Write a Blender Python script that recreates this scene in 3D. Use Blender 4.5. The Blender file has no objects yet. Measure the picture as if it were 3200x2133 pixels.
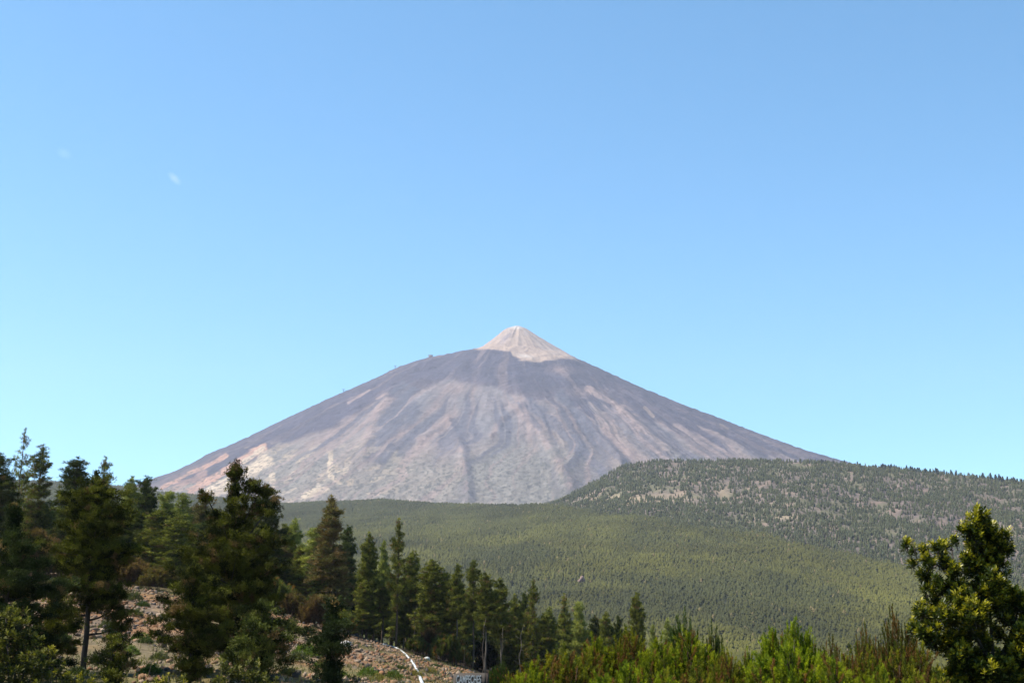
import bpy, math, random
import numpy as np
from mathutils import Vector

# ------------------------------------------------------------------ camera, sky, sun
scene = bpy.context.scene
COL = scene.collection
F = 3200 * 50 / 36.0            # focal length in pixels of the 3200 wide photograph
CX, CY, HORIZON = 1600.0, 1066.5, 2100.0
TH = math.atan((HORIZON - CY) / F)
CT, ST = math.cos(TH), math.sin(TH)

cam_data = bpy.data.cameras.new('camera')
cam = bpy.data.objects.new('camera', cam_data)
COL.objects.link(cam)
cam.location = (0, 0, 0)
cam.rotation_euler = (math.radians(90) + TH, 0, 0)
cam_data.sensor_width = 36
cam_data.lens = 50
cam_data.clip_start = 0.1
cam_data.clip_end = 60000
cam_data.dof.use_dof = True
cam_data.dof.focus_distance = 400
cam_data.dof.aperture_fstop = 5.6
scene.camera = cam

SUN_EL = math.radians(56)
SUN_AZ = math.radians(-92)      # from the view direction (+Y), negative to the left
world = bpy.data.worlds.new('World')
scene.world = world
world.use_nodes = True
wn = world.node_tree.nodes
wl = world.node_tree.links
bg = wn['Background']
sky = wn.new('ShaderNodeTexSky')
sky.sky_type = 'NISHITA'
sky.sun_disc = False
sky.sun_elevation = SUN_EL
sky.sun_rotation = SUN_AZ
sky.altitude = 1200
sky.air_density = 1.0
sky.dust_density = 0.15
sky.ozone_density = 1.6
pw = wn.new('ShaderNodeVectorMath'); pw.operation = 'POWER'; pw.inputs[1].default_value = (1.4, 1.12, 1.1)
tn_ = wn.new('ShaderNodeVectorMath'); tn_.operation = 'MULTIPLY'; tn_.inputs[1].default_value = (0.575, 1.06, 1.10)
wl.new(sky.outputs[0], pw.inputs[0]); wl.new(pw.outputs[0], tn_.inputs[0]); wl.new(tn_.outputs[0], bg.inputs[0])
bg.inputs[1].default_value = 0.07

sun_data = bpy.data.lights.new('sun', 'SUN')
sun_data.energy = 5.0
sun_data.angle = math.radians(0.5)
sun_data.color = (1.0, 0.95, 0.87)
sun = bpy.data.objects.new('sun', sun_data)
COL.objects.link(sun)
sdir = Vector((math.sin(SUN_AZ) * math.cos(SUN_EL), math.cos(SUN_AZ) * math.cos(SUN_EL), math.sin(SUN_EL)))
sun.rotation_euler = sdir.to_track_quat('Z', 'Y').to_euler()
sun.location = (-50, 20, 80)

scene.view_settings.view_transform = 'Standard'
scene.view_settings.look = 'None'
scene.view_settings.gamma = 1
scene.view_settings.exposure = 1.33
scene.render.engine = 'CYCLES'
scene.cycles.max_bounces = 6
scene.cycles.volume_bounces = 0
scene.cycles.transparent_max_bounces = 4
scene.cycles.use_denoising = True
scene.cycles.denoising_prefilter = 'ACCURATE'

# ------------------------------------------------------------------ helpers
def tel(py):                                   # tangent of the elevation of a photo row
    t = (CY - np.asarray(py, float)) / F
    return (t * CT + ST) / (CT - t * ST)
def uu(px, py):                                # X / Y of a photo pixel
    return (np.asarray(px, float) - CX) / F * (CT + tel(py) * ST)
def P(px, py, d):
    return np.array([float(uu(px, py)) * d, d, float(tel(py)) * d])
def proj(X, Y, Z):
    fw = Y * CT + Z * ST
    up = -Y * ST + Z * CT
    return CX + F * X / fw, CY - F * up / fw
def sm(a, b, x):
    t = np.clip((x - a) / (b - a), 0, 1)
    return t * t * (3 - 2 * t)
def hsh(ix, iy, s):
    h = (ix.astype(np.int64) * 374761393 + iy.astype(np.int64) * 668265263 + s * 974711) & 0x7fffffff
    h = ((h ^ (h >> 13)) * 1274126177) & 0x7fffffff
    return ((h ^ (h >> 16)) & 0xffff) / 65535.0
def vn(x, y, s=0):
    x = np.asarray(x, float); y = np.asarray(y, float)
    ix = np.floor(x); iy = np.floor(y); fx = x - ix; fy = y - iy
    fx = fx * fx * (3 - 2 * fx); fy = fy * fy * (3 - 2 * fy)
    a = hsh(ix, iy, s); b = hsh(ix + 1, iy, s); c = hsh(ix, iy + 1, s); d = hsh(ix + 1, iy + 1, s)
    return (a * (1 - fx) + b * fx) * (1 - fy) + (c * (1 - fx) + d * fx) * fy
def fbm(x, y, s=0, o=4):
    r = 0; a = 0.5; t = 0
    for k in range(o):
        r = r + a * vn(x * 2 ** k + 17.3 * k, y * 2 ** k - 9.1 * k, s + k); t += a; a *= 0.5
    return r / t
def ridged(x, y, s=0, o=3):
    r = 0; a = 0.5; t = 0
    for k in range(o):
        r = r + a * (1 - np.abs(2 * vn(x * 2 ** k + 5.7 * k, y * 2 ** k + 3.1 * k, s + k) - 1)); t += a; a *= 0.5
    return r / t

def mesh_from(name, V, T, C=None, smooth=False):
    V = np.ascontiguousarray(V, np.float32); T = np.ascontiguousarray(T, np.int32)
    n = T.shape[1]
    me = bpy.data.meshes.new(name)
    me.vertices.add(len(V)); me.vertices.foreach_set('co', V.ravel())
    me.loops.add(T.size); me.loops.foreach_set('vertex_index', T.ravel())
    me.polygons.add(len(T))
    me.polygons.foreach_set('loop_start', np.arange(0, T.size, n, dtype=np.int32))
    me.polygons.foreach_set('loop_total', np.full(len(T), n, np.int32))
    if smooth:
        me.polygons.foreach_set('use_smooth', np.ones(len(T), bool))
    if C is not None:
        a = me.color_attributes.new('col', 'FLOAT_COLOR', 'POINT')
        c4 = np.ones((len(V), 4), np.float32); c4[:, :3] = C
        a.data.foreach_set('color', c4.ravel())
    me.update(calc_edges=True)
    return me

class Geo:
    def __init__(s): s.V = []; s.T = []; s.C = []; s.n = 0
    def add(s, V, T, C):
        V = np.asarray(V, float).reshape(-1, 3); T = np.asarray(T).reshape(-1, 3)
        C = np.asarray(C, float)
        if C.ndim == 1: C = np.tile(C, (len(V), 1))
        s.V.append(V); s.T.append(T + s.n); s.C.append(C); s.n += len(V)
    def mesh(s, name, mat, smooth=False):
        me = mesh_from(name, np.concatenate(s.V), np.concatenate(s.T), np.concatenate(s.C), smooth)
        me.materials.append(mat)
        return me

def link(name, me, parent=None):
    o = bpy.data.objects.new(name, me); COL.objects.link(o)
    if parent is not None: o.parent = parent
    return o
def tag(o, label, cat, group=None, kind=None):
    if label: o['label'] = label
    if cat: o['category'] = cat
    if group: o['group'] = group
    if kind: o['kind'] = kind
    return o
def empty(name, loc, rz=0.0, sc=(1, 1, 1)):
    o = bpy.data.objects.new(name, None); COL.objects.link(o)
    o.location = loc; o.rotation_euler = (0, 0, rz); o.scale = sc
    o.empty_display_size = 0.3
    return o

def nrm(a): return a / np.maximum(np.linalg.norm(a, axis=-1, keepdims=True), 1e-9)
def blades(g, cen, dr, k, L, W, spread, cols, rng, jit=0.05, shade=0.25):
    N = len(cen)
    c = np.repeat(cen, k, 0) + rng.normal(0, jit, (N * k, 3))
    d = nrm(np.repeat(nrm(dr), k, 0) + rng.normal(0, spread, (N * k, 3)))
    l = L * rng.uniform(0.6, 1.1, (N * k, 1))
    side = nrm(np.cross(d, rng.normal(0, 1, (N * k, 3)))) * W * 0.5
    mid = c + d * l * 0.45
    V = np.stack([c, mid + side, c + d * l, mid - side], 1).reshape(-1, 3)
    i = np.arange(N * k)[:, None] * 4
    T = np.concatenate([i + [0, 1, 2], i + [0, 2, 3]], 0)
    C = np.repeat(np.repeat(cols, k, 0) * rng.uniform(1 - shade, 1 + shade, (N * k, 1)), 4, 0)
    g.add(V, T, C)
def leaves(g, cen, dr, L, W, cols, rng, droop=0.1):
    N = len(cen)
    d = nrm(dr); l = L * rng.uniform(0.7, 1.15, (N, 1))
    up = np.array([0, 0, 1.0]) + rng.normal(0, 0.35, (N, 3))
    side = nrm(np.cross(d, up)); nn = nrm(np.cross(side, d))
    w = side * W * 0.5 * rng.uniform(0.8, 1.2, (N, 1))
    m = cen + d * l * 0.6
    tip = cen + d * l - nn * l * droop
    V = np.stack([cen, m + w + nn * l * 0.08, tip, m - w + nn * l * 0.08], 1).reshape(-1, 3)
    i = np.arange(N)[:, None] * 4
    T = np.concatenate([i + [0, 1, 2], i + [0, 2, 3]], 0)
    g.add(V, T, np.repeat(cols, 4, 0))
def tube(g, path, rad, sides, col, cap=True):
    path = np.asarray(path, float); n = len(path)
    rad = np.broadcast_to(np.asarray(rad, float), (n,))
    tg = nrm(np.gradient(path, axis=0))
    ref = np.array([0, 0, 1.0]) if abs(tg[0][2]) < 0.8 else np.array([1.0, 0, 0])
    a = nrm(np.cross(tg, ref)); b = np.cross(tg, a)
    ang = np.linspace(0, 2 * math.pi, sides, endpoint=False)
    V = path[:, None] + rad[:, None, None] * (a[:, None] * np.cos(ang)[None, :, None] + b[:, None] * np.sin(ang)[None, :, None])
    V = V.reshape(-1, 3); T = []
    for i in range(n - 1):
        for j in range(sides):
            p = i * sides + j; q = i * sides + (j + 1) % sides
            T += [(p, q, q + sides), (p, q + sides, p + sides)]
    if cap:
        V = np.vstack([V, path[0], path[-1]]); c0 = n * sides
        for j in range(sides):
            T += [(c0, (j + 1) % sides, j), (c0 + 1, (n - 1) * sides + j, (n - 1) * sides + (j + 1) % sides)]
    g.add(V, T, col)
def box(g, lo, hi, col):
    x0, y0, z0 = lo; x1, y1, z1 = hi
    V = [(x0, y0, z0), (x1, y0, z0), (x1, y1, z0), (x0, y1, z0), (x0, y0, z1), (x1, y0, z1), (x1, y1, z1), (x0, y1, z1)]
    Q = [(0, 3, 2, 1), (4, 5, 6, 7), (0, 1, 5, 4), (1, 2, 6, 5), (2, 3, 7, 6), (3, 0, 4, 7)]
    T = []
    for q in Q: T += [(q[0], q[1], q[2]), (q[0], q[2], q[3])]
    g.add(V, T, col)
ICO_V = None
def ico():
    global ICO_V
    if ICO_V is None:
        t = (1 + 5 ** .5) / 2
        v = np.array([(-1, t, 0), (1, t, 0), (-1, -t, 0), (1, -t, 0), (0, -1, t), (0, 1, t), (0, -1, -t), (0, 1, -t), (t, 0, -1), (t, 0, 1), (-t, 0, -1), (-t, 0, 1)], float)
        f = np.array([(0, 11, 5), (0, 5, 1), (0, 1, 7), (0, 7, 10), (0, 10, 11), (1, 5, 9), (5, 11, 4), (11, 10, 2), (10, 7, 6), (7, 1, 8), (3, 9, 4), (3, 4, 2), (3, 2, 6), (3, 6, 8), (3, 8, 9), (4, 9, 5), (2, 4, 11), (6, 2, 10), (8, 6, 7), (9, 8, 1)])
        ICO_V = (nrm(v), f)
    return ICO_V

# ------------------------------------------------------------------ materials
def new_mat(name):
    m = bpy.data.materials.new(name); m.use_nodes = True
    nt = m.node_tree; nt.nodes.clear()
    return m, nt.nodes, nt.links
def foliage_mat(name, rough=0.6, spec=0.25, trans=0.3, var=0.3, gain=1.0):
    m, n, l = new_mat(name)
    out = n.new('ShaderNodeOutputMaterial'); at = n.new('ShaderNodeAttribute'); at.attribute_name = 'col'
    oi = n.new('ShaderNodeObjectInfo')
    mr = n.new('ShaderNodeMapRange'); mr.inputs[3].default_value = 0.51 * gain * (1 - var); mr.inputs[4].default_value = 0.51 * gain * (1 + var)
    l.new(oi.outputs['Random'], mr.inputs[0])
    vm = n.new('ShaderNodeVectorMath'); vm.operation = 'SCALE'
    l.new(at.outputs['Color'], vm.inputs[0]); l.new(mr.outputs[0], vm.inputs['Scale'])
    pb = n.new('ShaderNodeBsdfPrincipled'); pb.inputs['Roughness'].default_value = rough
    pb.inputs['Specular IOR Level'].default_value = spec
    l.new(vm.outputs[0], pb.inputs['Base Color'])
    tr = n.new('ShaderNodeBsdfTranslucent')
    hs = n.new('ShaderNodeVectorMath'); hs.operation = 'MULTIPLY'; hs.inputs[1].default_value = (1.25, 1.35, 0.5)
    l.new(vm.outputs[0], hs.inputs[0]); l.new(hs.outputs[0], tr.inputs[0])
    mx = n.new('ShaderNodeMixShader'); mx.inputs[0].default_value = trans
    l.new(pb.outputs[0], mx.inputs[1]); l.new(tr.outputs[0], mx.inputs[2]); l.new(mx.outputs[0], out.inputs[0])
    return m
def attr_mat(name, rough=0.85, nscale=3.0, amp=0.35, bump=0.0, bdist=0.05, det=6, stretch=(1, 1, 1), spec=0.2):
    """vertex colour of the thing itself, broken up by procedural noise, with bump"""
    m, n, l = new_mat(name)
    out = n.new('ShaderNodeOutputMaterial'); at = n.new('ShaderNodeAttribute'); at.attribute_name = 'col'
    tc = n.new('ShaderNodeTexCoord'); mp = n.new('ShaderNodeMapping'); mp.inputs['Scale'].default_value = stretch
    l.new(tc.outputs['Object'], mp.inputs[0])
    no = n.new('ShaderNodeTexNoise'); no.inputs['Scale'].default_value = nscale; no.inputs['Detail'].default_value = det
    no.inputs['Roughness'].default_value = 0.65
    l.new(mp.outputs[0], no.inputs['Vector'])
    mr = n.new('ShaderNodeMapRange'); mr.inputs[1].default_value = 0.28; mr.inputs[2].default_value = 0.72
    mr.inputs[3].default_value = (1 - amp) * 0.51; mr.inputs[4].default_value = (1 + amp) * 0.51
    l.new(no.outputs[0], mr.inputs[0])
    vm = n.new('ShaderNodeVectorMath'); vm.operation = 'SCALE'
    l.new(at.outputs['Color'], vm.inputs[0]); l.new(mr.outputs[0], vm.inputs['Scale'])
    pb = n.new('ShaderNodeBsdfPrincipled'); pb.inputs['Roughness'].default_value = rough
    pb.inputs['Specular IOR Level'].default_value = spec
    l.new(vm.outputs[0], pb.inputs['Base Color'])
    if bump:
        bp = n.new('ShaderNodeBump'); bp.inputs['Strength'].default_value = bump; bp.inputs['Distance'].default_value = bdist
        l.new(no.outputs[0], bp.inputs['Height']); l.new(bp.outputs[0], pb.inputs['Normal'])
    l.new(pb.outputs[0], out.inputs[0])
    return m
M_needle = foliage_mat('pine_needles', 0.8, 0.04, 0.15, 0.22, 2.0)
M_heath = foliage_mat('heath_shoots', 0.8, 0.05, 0.4, 0.15, 1.5)
M_leaf = foliage_mat('glossy_leaf', 0.38, 0.3, 0.25, 0.0, 1.55)
M_leaf2 = foliage_mat('dull_leaf', 0.7, 0.08, 0.25, 0.0, 1.6)
M_far = foliage_mat('far_pine', 0.9, 0.02, 0.1, 0.12)
M_herb = foliage_mat('herb', 0.6, 0.2, 0.35, 0.15)
M_bark = attr_mat('bark', 0.9, 6, 0.4, 0.6, 0.03, stretch=(1, 1, 0.25))
M_mount = attr_mat('volcanic_rock', 0.95, 0.03, 0.3, 0.6, 12.0, 9, spec=0.02)
M_valley = attr_mat('forest_floor', 0.95, 0.03, 0.3, 0, spec=0.05)
M_hill = attr_mat('stony_soil', 0.95, 1.6, 0.45, 0.9, 0.12, 8, spec=0.1)
M_rock = attr_mat('broken_rock', 0.85, 5, 0.35, 0.6, 0.05, spec=0.25)
M_wood = attr_mat('weathered_wood', 0.85, 14, 0.45, 0.5, 0.004, 8, stretch=(0.25, 1, 2.0))
M_paint = attr_mat('worn_white_paint', 0.7, 60, 0.4, 0, 0)
M_pipe = attr_mat('white_plastic', 0.35, 2, 0.08, 0, 0, spec=0.5)
M_conc = attr_mat('concrete', 0.8, 0.5, 0.1, 0, 0)

# ------------------------------------------------------------------ terrain functions
def table(pts, key=None):
    a = np.array(pts, float); return a
EDGE = np.array([(-1500, 1790), (0, 1788), (150, 1790), (300, 1802), (560, 1845), (830, 1902), (1000, 1955), (1200, 2014), (1350, 2060), (1480, 2097), (1560, 2135), (1900, 2230), (2400, 2320), (3200, 2380), (6000, 2400)], float)
edge_u = uu(EDGE[:, 0], EDGE[:, 1]); edge_z = tel(EDGE[:, 1]) * 200
VSKY = np.array([(-2500, 1380), (-300, 1470), (0, 1500), (180, 1508), (374, 1522), (503, 1542), (585, 1547), (870, 1577), (980, 1570), (1197, 1563), (1306, 1572), (1565, 1579), (1700, 1580), (1850, 1598), (2000, 1610), (2200, 1637), (2400, 1668), (2600, 1706), (2800, 1748), (3000, 1795), (3300, 1855), (5000, 2000)], float)
VD = np.array([(-2500, 3900), (1000, 3900), (1500, 3400), (1700, 3050), (2000, 2800), (2400, 2500), (3200, 2100), (3600, 2000), (5000, 1900)], float)
vsky_u = uu(VSKY[:, 0], VSKY[:, 1]); vsky_e = tel(VSKY[:, 1])
def v_crest(u):
    px = CX + F * u / (CT + 0.1 * ST)
    d = np.interp(px, VD[:, 0], VD[:, 1])
    return d, np.interp(u, vsky_u, vsky_e) * d
def valley_h(u, d):
    dc, zc = v_crest(u)
    z1 = np.interp(u, [-0.5, 0.0, 0.3], [40, 20, 8])
    a = -12 + (z1 + 12) * np.clip((d - 400) / 900, 0, 1)
    t = (d - 1300) / (dc - 1300)
    b = z1 + (zc - z1) * np.clip(t, 0, 1) ** 1.06 - 0.16 * np.maximum(d - dc, 0)
    z = np.where(d < 1300, a, b)
    und = (fbm(u * d / 260, d / 420, 3) - 0.5) * 30 * sm(1200, 1900, d) * (1 - 0.75 * sm(dc - 500, dc - 60, d))
    return z + und
def near_h(u, d):
    zE = np.interp(u, edge_u, edge_z)
    k = np.clip((d - 50) / 150, 0, 1)
    z = -1.3 + (zE + 1.3) * k ** 1.3
    z = np.where(d < 50, -1.3 - 0.5 * (1 - d / 50.0), z)
    z = z + 0.02 * np.clip(d - 200, 0, 120)
    X = u * d
    z = z + (fbm(X / 14, d / 14, 11) - 0.5) * 1.3 * sm(55, 90, d) * (1 - 0.5 * sm(160, 200, d)) + (fbm(X / 2.2, d / 2.2, 12) - 0.5) * 0.45 * sm(20, 60, d)
    return z
def ground(u, d):
    u = np.asarray(u, float); d = np.asarray(d, float)
    w = sm(310, 400, d)
    return near_h(u, d) * (1 - w) + valley_h(u, np.maximum(d, 400)) * w
def gz(x, y): return float(ground(x / y, y))
def hit(px, py, d0=55, d1=330):
    d = np.arange(d0, d1, 0.5)
    u = float(uu(px, py)); e = float(tel(py))
    g = ground(np.full(len(d), u), d) - e * d
    i = np.argmax(g > 0) if (g > 0).any() else len(d) - 1
    return np.array([u * d[i], d[i], float(ground(u, d[i]))])

def spaced(a, b, lo, hi, n, m):
    """n samples over [a, b], m more over each outside stretch down to lo and up to hi"""
    left = a - (a - lo) * np.linspace(1, 0, m, endpoint=False) ** 1.5
    right = b + (hi - b) * np.linspace(0, 1, m + 1)[1:] ** 1.5
    return np.concatenate([left, np.linspace(a, b, n), right])
def grid_faces(nu, nd):
    i = np.arange(nd - 1)[:, None] * nu + np.arange(nu - 1)[None]
    i = i.ravel()
    return np.stack([i, i + 1, i + nu + 1, i + nu], 1)

# --- stony hillside in front
us = spaced(-0.40, 0.42, -2.5, 2.5, 520, 40)
ds = np.concatenate([np.linspace(1.0, 55, 40), 55 + (240 - 55) * np.linspace(0, 1, 420)[1:], np.linspace(240, 400, 60)[1:]])
U, D = np.meshgrid(us, ds)
Z = ground(U, D)
Xg = U * D
n1 = fbm(Xg / 6, D / 9, 21, 5); n2 = fbm(Xg / 1.3, D / 2.0, 22, 4); n3 = fbm(Xg / 9, D / 14, 27, 4)
soil = np.array([0.27, 0.14, 0.065]); grey = np.array([0.19, 0.135, 0.09]); pale = np.array([0.36, 0.24, 0.13]); green = np.array([0.15, 0.145, 0.05])
litter = np.array([0.055, 0.038, 0.022])
w1 = sm(0.42, 0.62, n1)[..., None]; w2 = sm(0.5, 0.68, n2)[..., None]
Cg = soil * (1 - w1) + grey * w1
Cg = Cg * (1 - w2 * 0.5) + pale * w2 * 0.5
gw = sm(0.52, 0.66, n3) * 0.6 + 0.4 * (1 - sm(80, 115, D))
gw = np.clip(gw, 0, 0.85)[..., None]
Cg = Cg * (1 - gw) + green * gw
lw = np.clip(sm(192, 206, D + (n1 - .5) * 20) + (1 - sm(40, 55, D)), 0, 1)[..., None]
Cg = Cg * (1 - lw) + litter * lw
me = mesh_from('hillside', np.stack([Xg, D, Z], -1).reshape(-1, 3), grid_faces(len(us), len(ds)), Cg.reshape(-1, 3), True)
me.materials.append(M_hill)
tag(link('hillside_ground', me), 'stony orange brown hillside falling to the right below the pines', None, kind='structure')

# --- forested valley slope (terrain)
us = spaced(-0.42, 0.42, -1.2, 1.2, 320, 25)
ds = np.concatenate([np.linspace(400, 1300, 40), np.linspace(1300, 4200, 260)[1:], np.linspace(4200, 6600, 30)[1:]])
U, D = np.meshgrid(us, ds)
Z = valley_h(U, D)
n1 = fbm(U * D / 120, D / 120, 31)[..., None]
Cv = np.array([0.045, 0.05, 0.026]) * (1 - n1 * 0.4) + np.array([0.075, 0.07, 0.045]) * n1 * 0.4
me = mesh_from('valley', np.stack([U * D, D, Z], -1).reshape(-1, 3), grid_faces(len(us), len(ds)), Cv.reshape(-1, 3), True)
me.materials.append(M_valley)
tag(link('valley_terrain', me), 'long forested slope rising to the foot of the volcano', None, kind='structure')

# --- ridge on the right (terrain)
RSKY = np.array([(1300, 1720), (1500, 1650), (1650, 1600), (1740, 1568), (1800, 1538), (1860, 1507), (1910, 1478), (1960, 1456), (2030, 1444), (2120, 1440), (2300, 1444), (2500, 1447), (2620, 1453), (2760, 1467), (2900, 1482), (3050, 1498), (3200, 1513), (3600, 1560), (5000, 1640)], float)
RSKY[:, 1] -= np.interp(RSKY[:, 0], [1700, 2300, 3200], [0, 3, 9])
r_u = uu(RSKY[:, 0], RSKY[:, 1]); r_e = tel(RSKY[:, 1])
def ridge_d(u): return np.interp(u, [-0.05, 0.02, 0.12, 0.4], [3450, 3500, 3450, 3050])
def ridge_h(u, d):
    dc, zc = v_crest(u)
    dr = ridge_d(u); zr = np.interp(u, r_u, r_e) * dr
    zb = valley_h(u, dc) - 45; db = dc - 160
    s = np.clip((d - db) / (dr - db), 0, 1)
    z = zb + (zr - zb) * (s ** 0.9)
    z = z - 0.30 * np.maximum(d - dr, 0)
    und = (fbm(u * d / 110, d / 180, 41) - 0.5) * 46 * np.sin(np.pi * s) ** 0.7 + (fbm(u * d / 30, d / 40, 43) - 0.5) * 10 * (s < 1)
    return z + und
us = spaced(-0.06, 0.42, -0.12, 1.0, 380, 20)
s_ = np.concatenate([np.linspace(0, 1, 170), np.linspace(1, 1.6, 20)[1:]])
U, S = np.meshgrid(us, s_)
DC, _ = v_crest(U); DR = ridge_d(U)
D = (DC - 160) + (DR - DC + 160) * S
Z = ridge_h(U, D)
PX, PY = proj(U * D, D, Z)
n1 = fbm(U * D / 60, D / 90, 45); n2 = fbm(U * D / 22, D / 30, 46)
Cr = np.array([0.165, 0.135, 0.112]) * np.ones(n1.shape + (1,))
w = sm(0.45, 0.65, n1)[..., None]; Cr = Cr * (1 - w) + np.array([0.15, 0.14, 0.085]) * w
w = sm(0.55, 0.7, n2)[..., None]; Cr = Cr * (1 - w) + np.array([0.24, 0.18, 0.14]) * w
sand = (np.exp(-((PX - 1990) / 130) ** 2 - ((PY - 1560 + (PX - 1990) * .02) / 16) ** 2) + 0.6 * np.exp(-((PX - 2460) / 70) ** 2 - ((PY - 1615) / 9) ** 2) + 0.6 * np.exp(-((PX - 2260) / 20) ** 2 - ((PY - 1540) / 24) ** 2))
sand = np.clip(sand * 1.2, 0, 1)[..., None]
Cr = Cr * (1 - sand) + np.array([0.40, 0.31, 0.21]) * sand
purple = (np.exp(-((PX - 2980) / 260) ** 2 - ((PY - 1560) / 60) ** 2) * 0.35)[..., None]
Cr = Cr * (1 - purple) + np.array([0.13, 0.085, 0.09]) * purple
me = mesh_from('ridge', np.stack([U * D, D, Z], -1).reshape(-1, 3), grid_faces(len(us), len(s_)), Cr.reshape(-1, 3), True)
me.materials.append(M_valley)
tag(link('ridge_terrain', me), 'bare grey and pink ground of the ridge between the pines', None, kind='structure')

# --- the volcano
K = 3200 / 2352.0
MS = np.array([(-400, 1250), (-100, 1195), (0, 1180), (200, 1140), (300, 1115), (360, 1095), (400, 1082), (450, 1058), (480, 1040), (520, 1025), (575, 1000), (640, 968), (700, 940), (760, 912), (800, 895), (850, 873), (875, 862), (905, 846), (950, 830), (985, 820), (1030, 812), (1070, 803), (1096, 800), (1112, 792), (1135, 776), (1155, 759), (1168, 752), (1178, 749), (1188, 748), (1200, 750), (1212, 756), (1224, 764), (1250, 780), (1290, 803), (1320, 820), (1370, 842), (1420, 865), (1470, 888), (1520, 908), (1560, 925), (1600, 940), (1650, 958), (1700, 978), (1750, 997), (1800, 1015), (1850, 1033), (1890, 1044), (1920, 1053), (2100, 1100), (2352, 1150), (2800, 1230), (3600, 1330)], float) * K
m_u = uu(MS[:, 0], MS[:, 1]); m_e = tel(MS[:, 1])
Y0 = 9000.0; X0 = float(uu(1618, 1020)) * Y0; ZP = float(tel(1018)) * Y0
left = m_u * Y0 < X0
RL = (X0 - m_u[left] * Y0)[::-1]; HL = (m_e[left] * Y0)[::-1]
RR = (m_u[~left] * Y0 - X0); HR = m_e[~left] * Y0
us = np.concatenate([spaced(-0.27, 0.27, -0.75, 0.85, 1150, 60)])
ds = np.concatenate([np.linspace(5000, 5900, 12), np.linspace(5900, 9000, 560)[1:], np.linspace(9000, 10200, 90)[1:], np.linspace(10200, 11500, 10)[1:]])
U, D = np.meshgrid(us, ds)
X = U * D
dx = X - X0; dy = D - Y0
wob = (fbm(X / 700, D / 700, 51) - 0.5) * 120
r = np.hypot(dx, dy); A = np.arctan2(dx, -dy)
cs = np.cos(A + np.pi / 2)          # -1 right, 1 left
wR = np.maximum(0, -cs) ** 2; wL = np.maximum(0, cs) ** 2; wF = 1 - wR - wL
FR = np.array([(0, ZP), (40, ZP - 4), (110, ZP - 55), (300, ZP - 215), (360, ZP - 238), (560, ZP - 262), (700, ZP - 340), (1000, ZP - 520), (1400, ZP - 780), (1800, ZP - 1030), (2200, ZP - 1260), (2600, ZP - 1490), (3200, ZP - 1820), (5000, ZP - 2300)])
HF = np.interp(r, FR[:, 0], FR[:, 1])
Z = wR * np.interp(r, RR, HR) + wL * np.interp(r, RL, HL) + wF * HF
sh = np.exp(-((r - 470) / 170) ** 2) * wF * (dy < 0)
Z = Z + sh * np.interp(dx, [-500, 500], [34, -34])
# ravines running down from the top
rr = r + wob
Aw = A + (fbm(X / 900, D / 900, 53) - 0.5) * 0.30
g1 = ridged(Aw * 5.0 + 3.3, rr / 2600, 61, 2); g2 = ridged(Aw * 13 + 1.3, rr / 1100, 63, 3); g3 = ridged(Aw * 34, rr / 420, 65, 2)
amp = sm(600, 1500, r)
Z = Z + (0.35 + 0.65 * sm(-200, 500, dx)) * amp * ((g1 - 0.6) * 80 + (g2 - 0.55) * 30 * sm(900, 1900, r) * (1 - 0.7 * sm(1900, 2600, r)) + (g3 - 0.5) * 10)
lavaN = fbm(X / 110, D / 110, 67, 4)
Z = Z + (lavaN - 0.5) * 34 * sm(330, 480, r) * (1 - 0.6 * amp) + (fbm(X / 35, D / 35, 69, 3) - 0.5) * (3 + 10 * sm(250, 500, r))
Z = Z + (ridged(A * 5 + 1.5, r / 300, 71, 2) - 0.5) * 13 * (1 - sm(250, 360, r)) * sm(20, 90, r)
# two marked spurs
PX, PY = proj(X, D, Z)
def seg_dist(pts):
    best = np.full(PX.shape, 1e9)
    pts = np.array(pts, float) * K
    for a, b in zip(pts[:-1], pts[1:]):
        ab = b - a; t = np.clip(((PX - a[0]) * ab[0] + (PY - a[1]) * ab[1]) / (ab @ ab), 0, 1)
        best = np.minimum(best, np.hypot(PX - a[0] - ab[0] * t, PY - a[1] - ab[1] * t))
    return best
front = (dy < 150)
spurs = [([(1030, 958), (1046, 1000), (1062, 1040), (1070, 1090), (1075, 1140)], 16, 34),
         ([(1028, 960), (990, 985), (960, 1010)], 9, 20),
         ([(1195, 935), (1212, 965), (1245, 1000), (1275, 1050), (1310, 1110)], 15, 32),
         ([(1195, 935), (1150, 965), (1130, 1000)], 10, 20),
         ([(885, 905), (862, 950), (845, 990), (830, 1060)], 12, 24),
         ([(1330, 940), (1380, 1000), (1430, 1050)], 10, 22),
         ([(1430, 930), (1500, 985), (1560, 1030)], 10, 22)]
for pts, wd, hh in spurs:
    Z = Z + front * 0.55 * hh * np.exp(-(seg_dist(pts) / (wd * K)) ** 2)
# make the skyline meet the photographed one
for it in range(5):
    e = (Z / D).max(0)
    tgt = np.interp(us, m_u, m_e)
    corr = tgt - e
    kk = np.hanning(43); kk /= kk.sum()
    corr = np.convolve(np.pad(corr, len(kk) // 2, 'edge'), kk, 'valid')
    hi = np.clip((Z / D) / tgt[None], 0, 1)
    Z = Z + corr[None] * D * sm(0.55, 0.97, hi)
PX, PY = proj(X, D, Z)
qx = PX / K; qy = PY / K                      # where the ground lies in the full view, for its geology
c_lava = np.array([0.082, 0.075, 0.098]); c_tong = np.array([0.125, 0.122, 0.145]); c_scree = np.array([0.215, 0.198, 0.200]); c_pink = np.array([0.335, 0.245, 0.215])
c_khaki = np.array([0.30, 0.27, 0.215]); c_cream = np.array([0.66, 0.52, 0.37]); c_orange = np.array([0.52, 0.31, 0.22]); c_pale = np.array([0.52, 0.385, 0.295])
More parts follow.
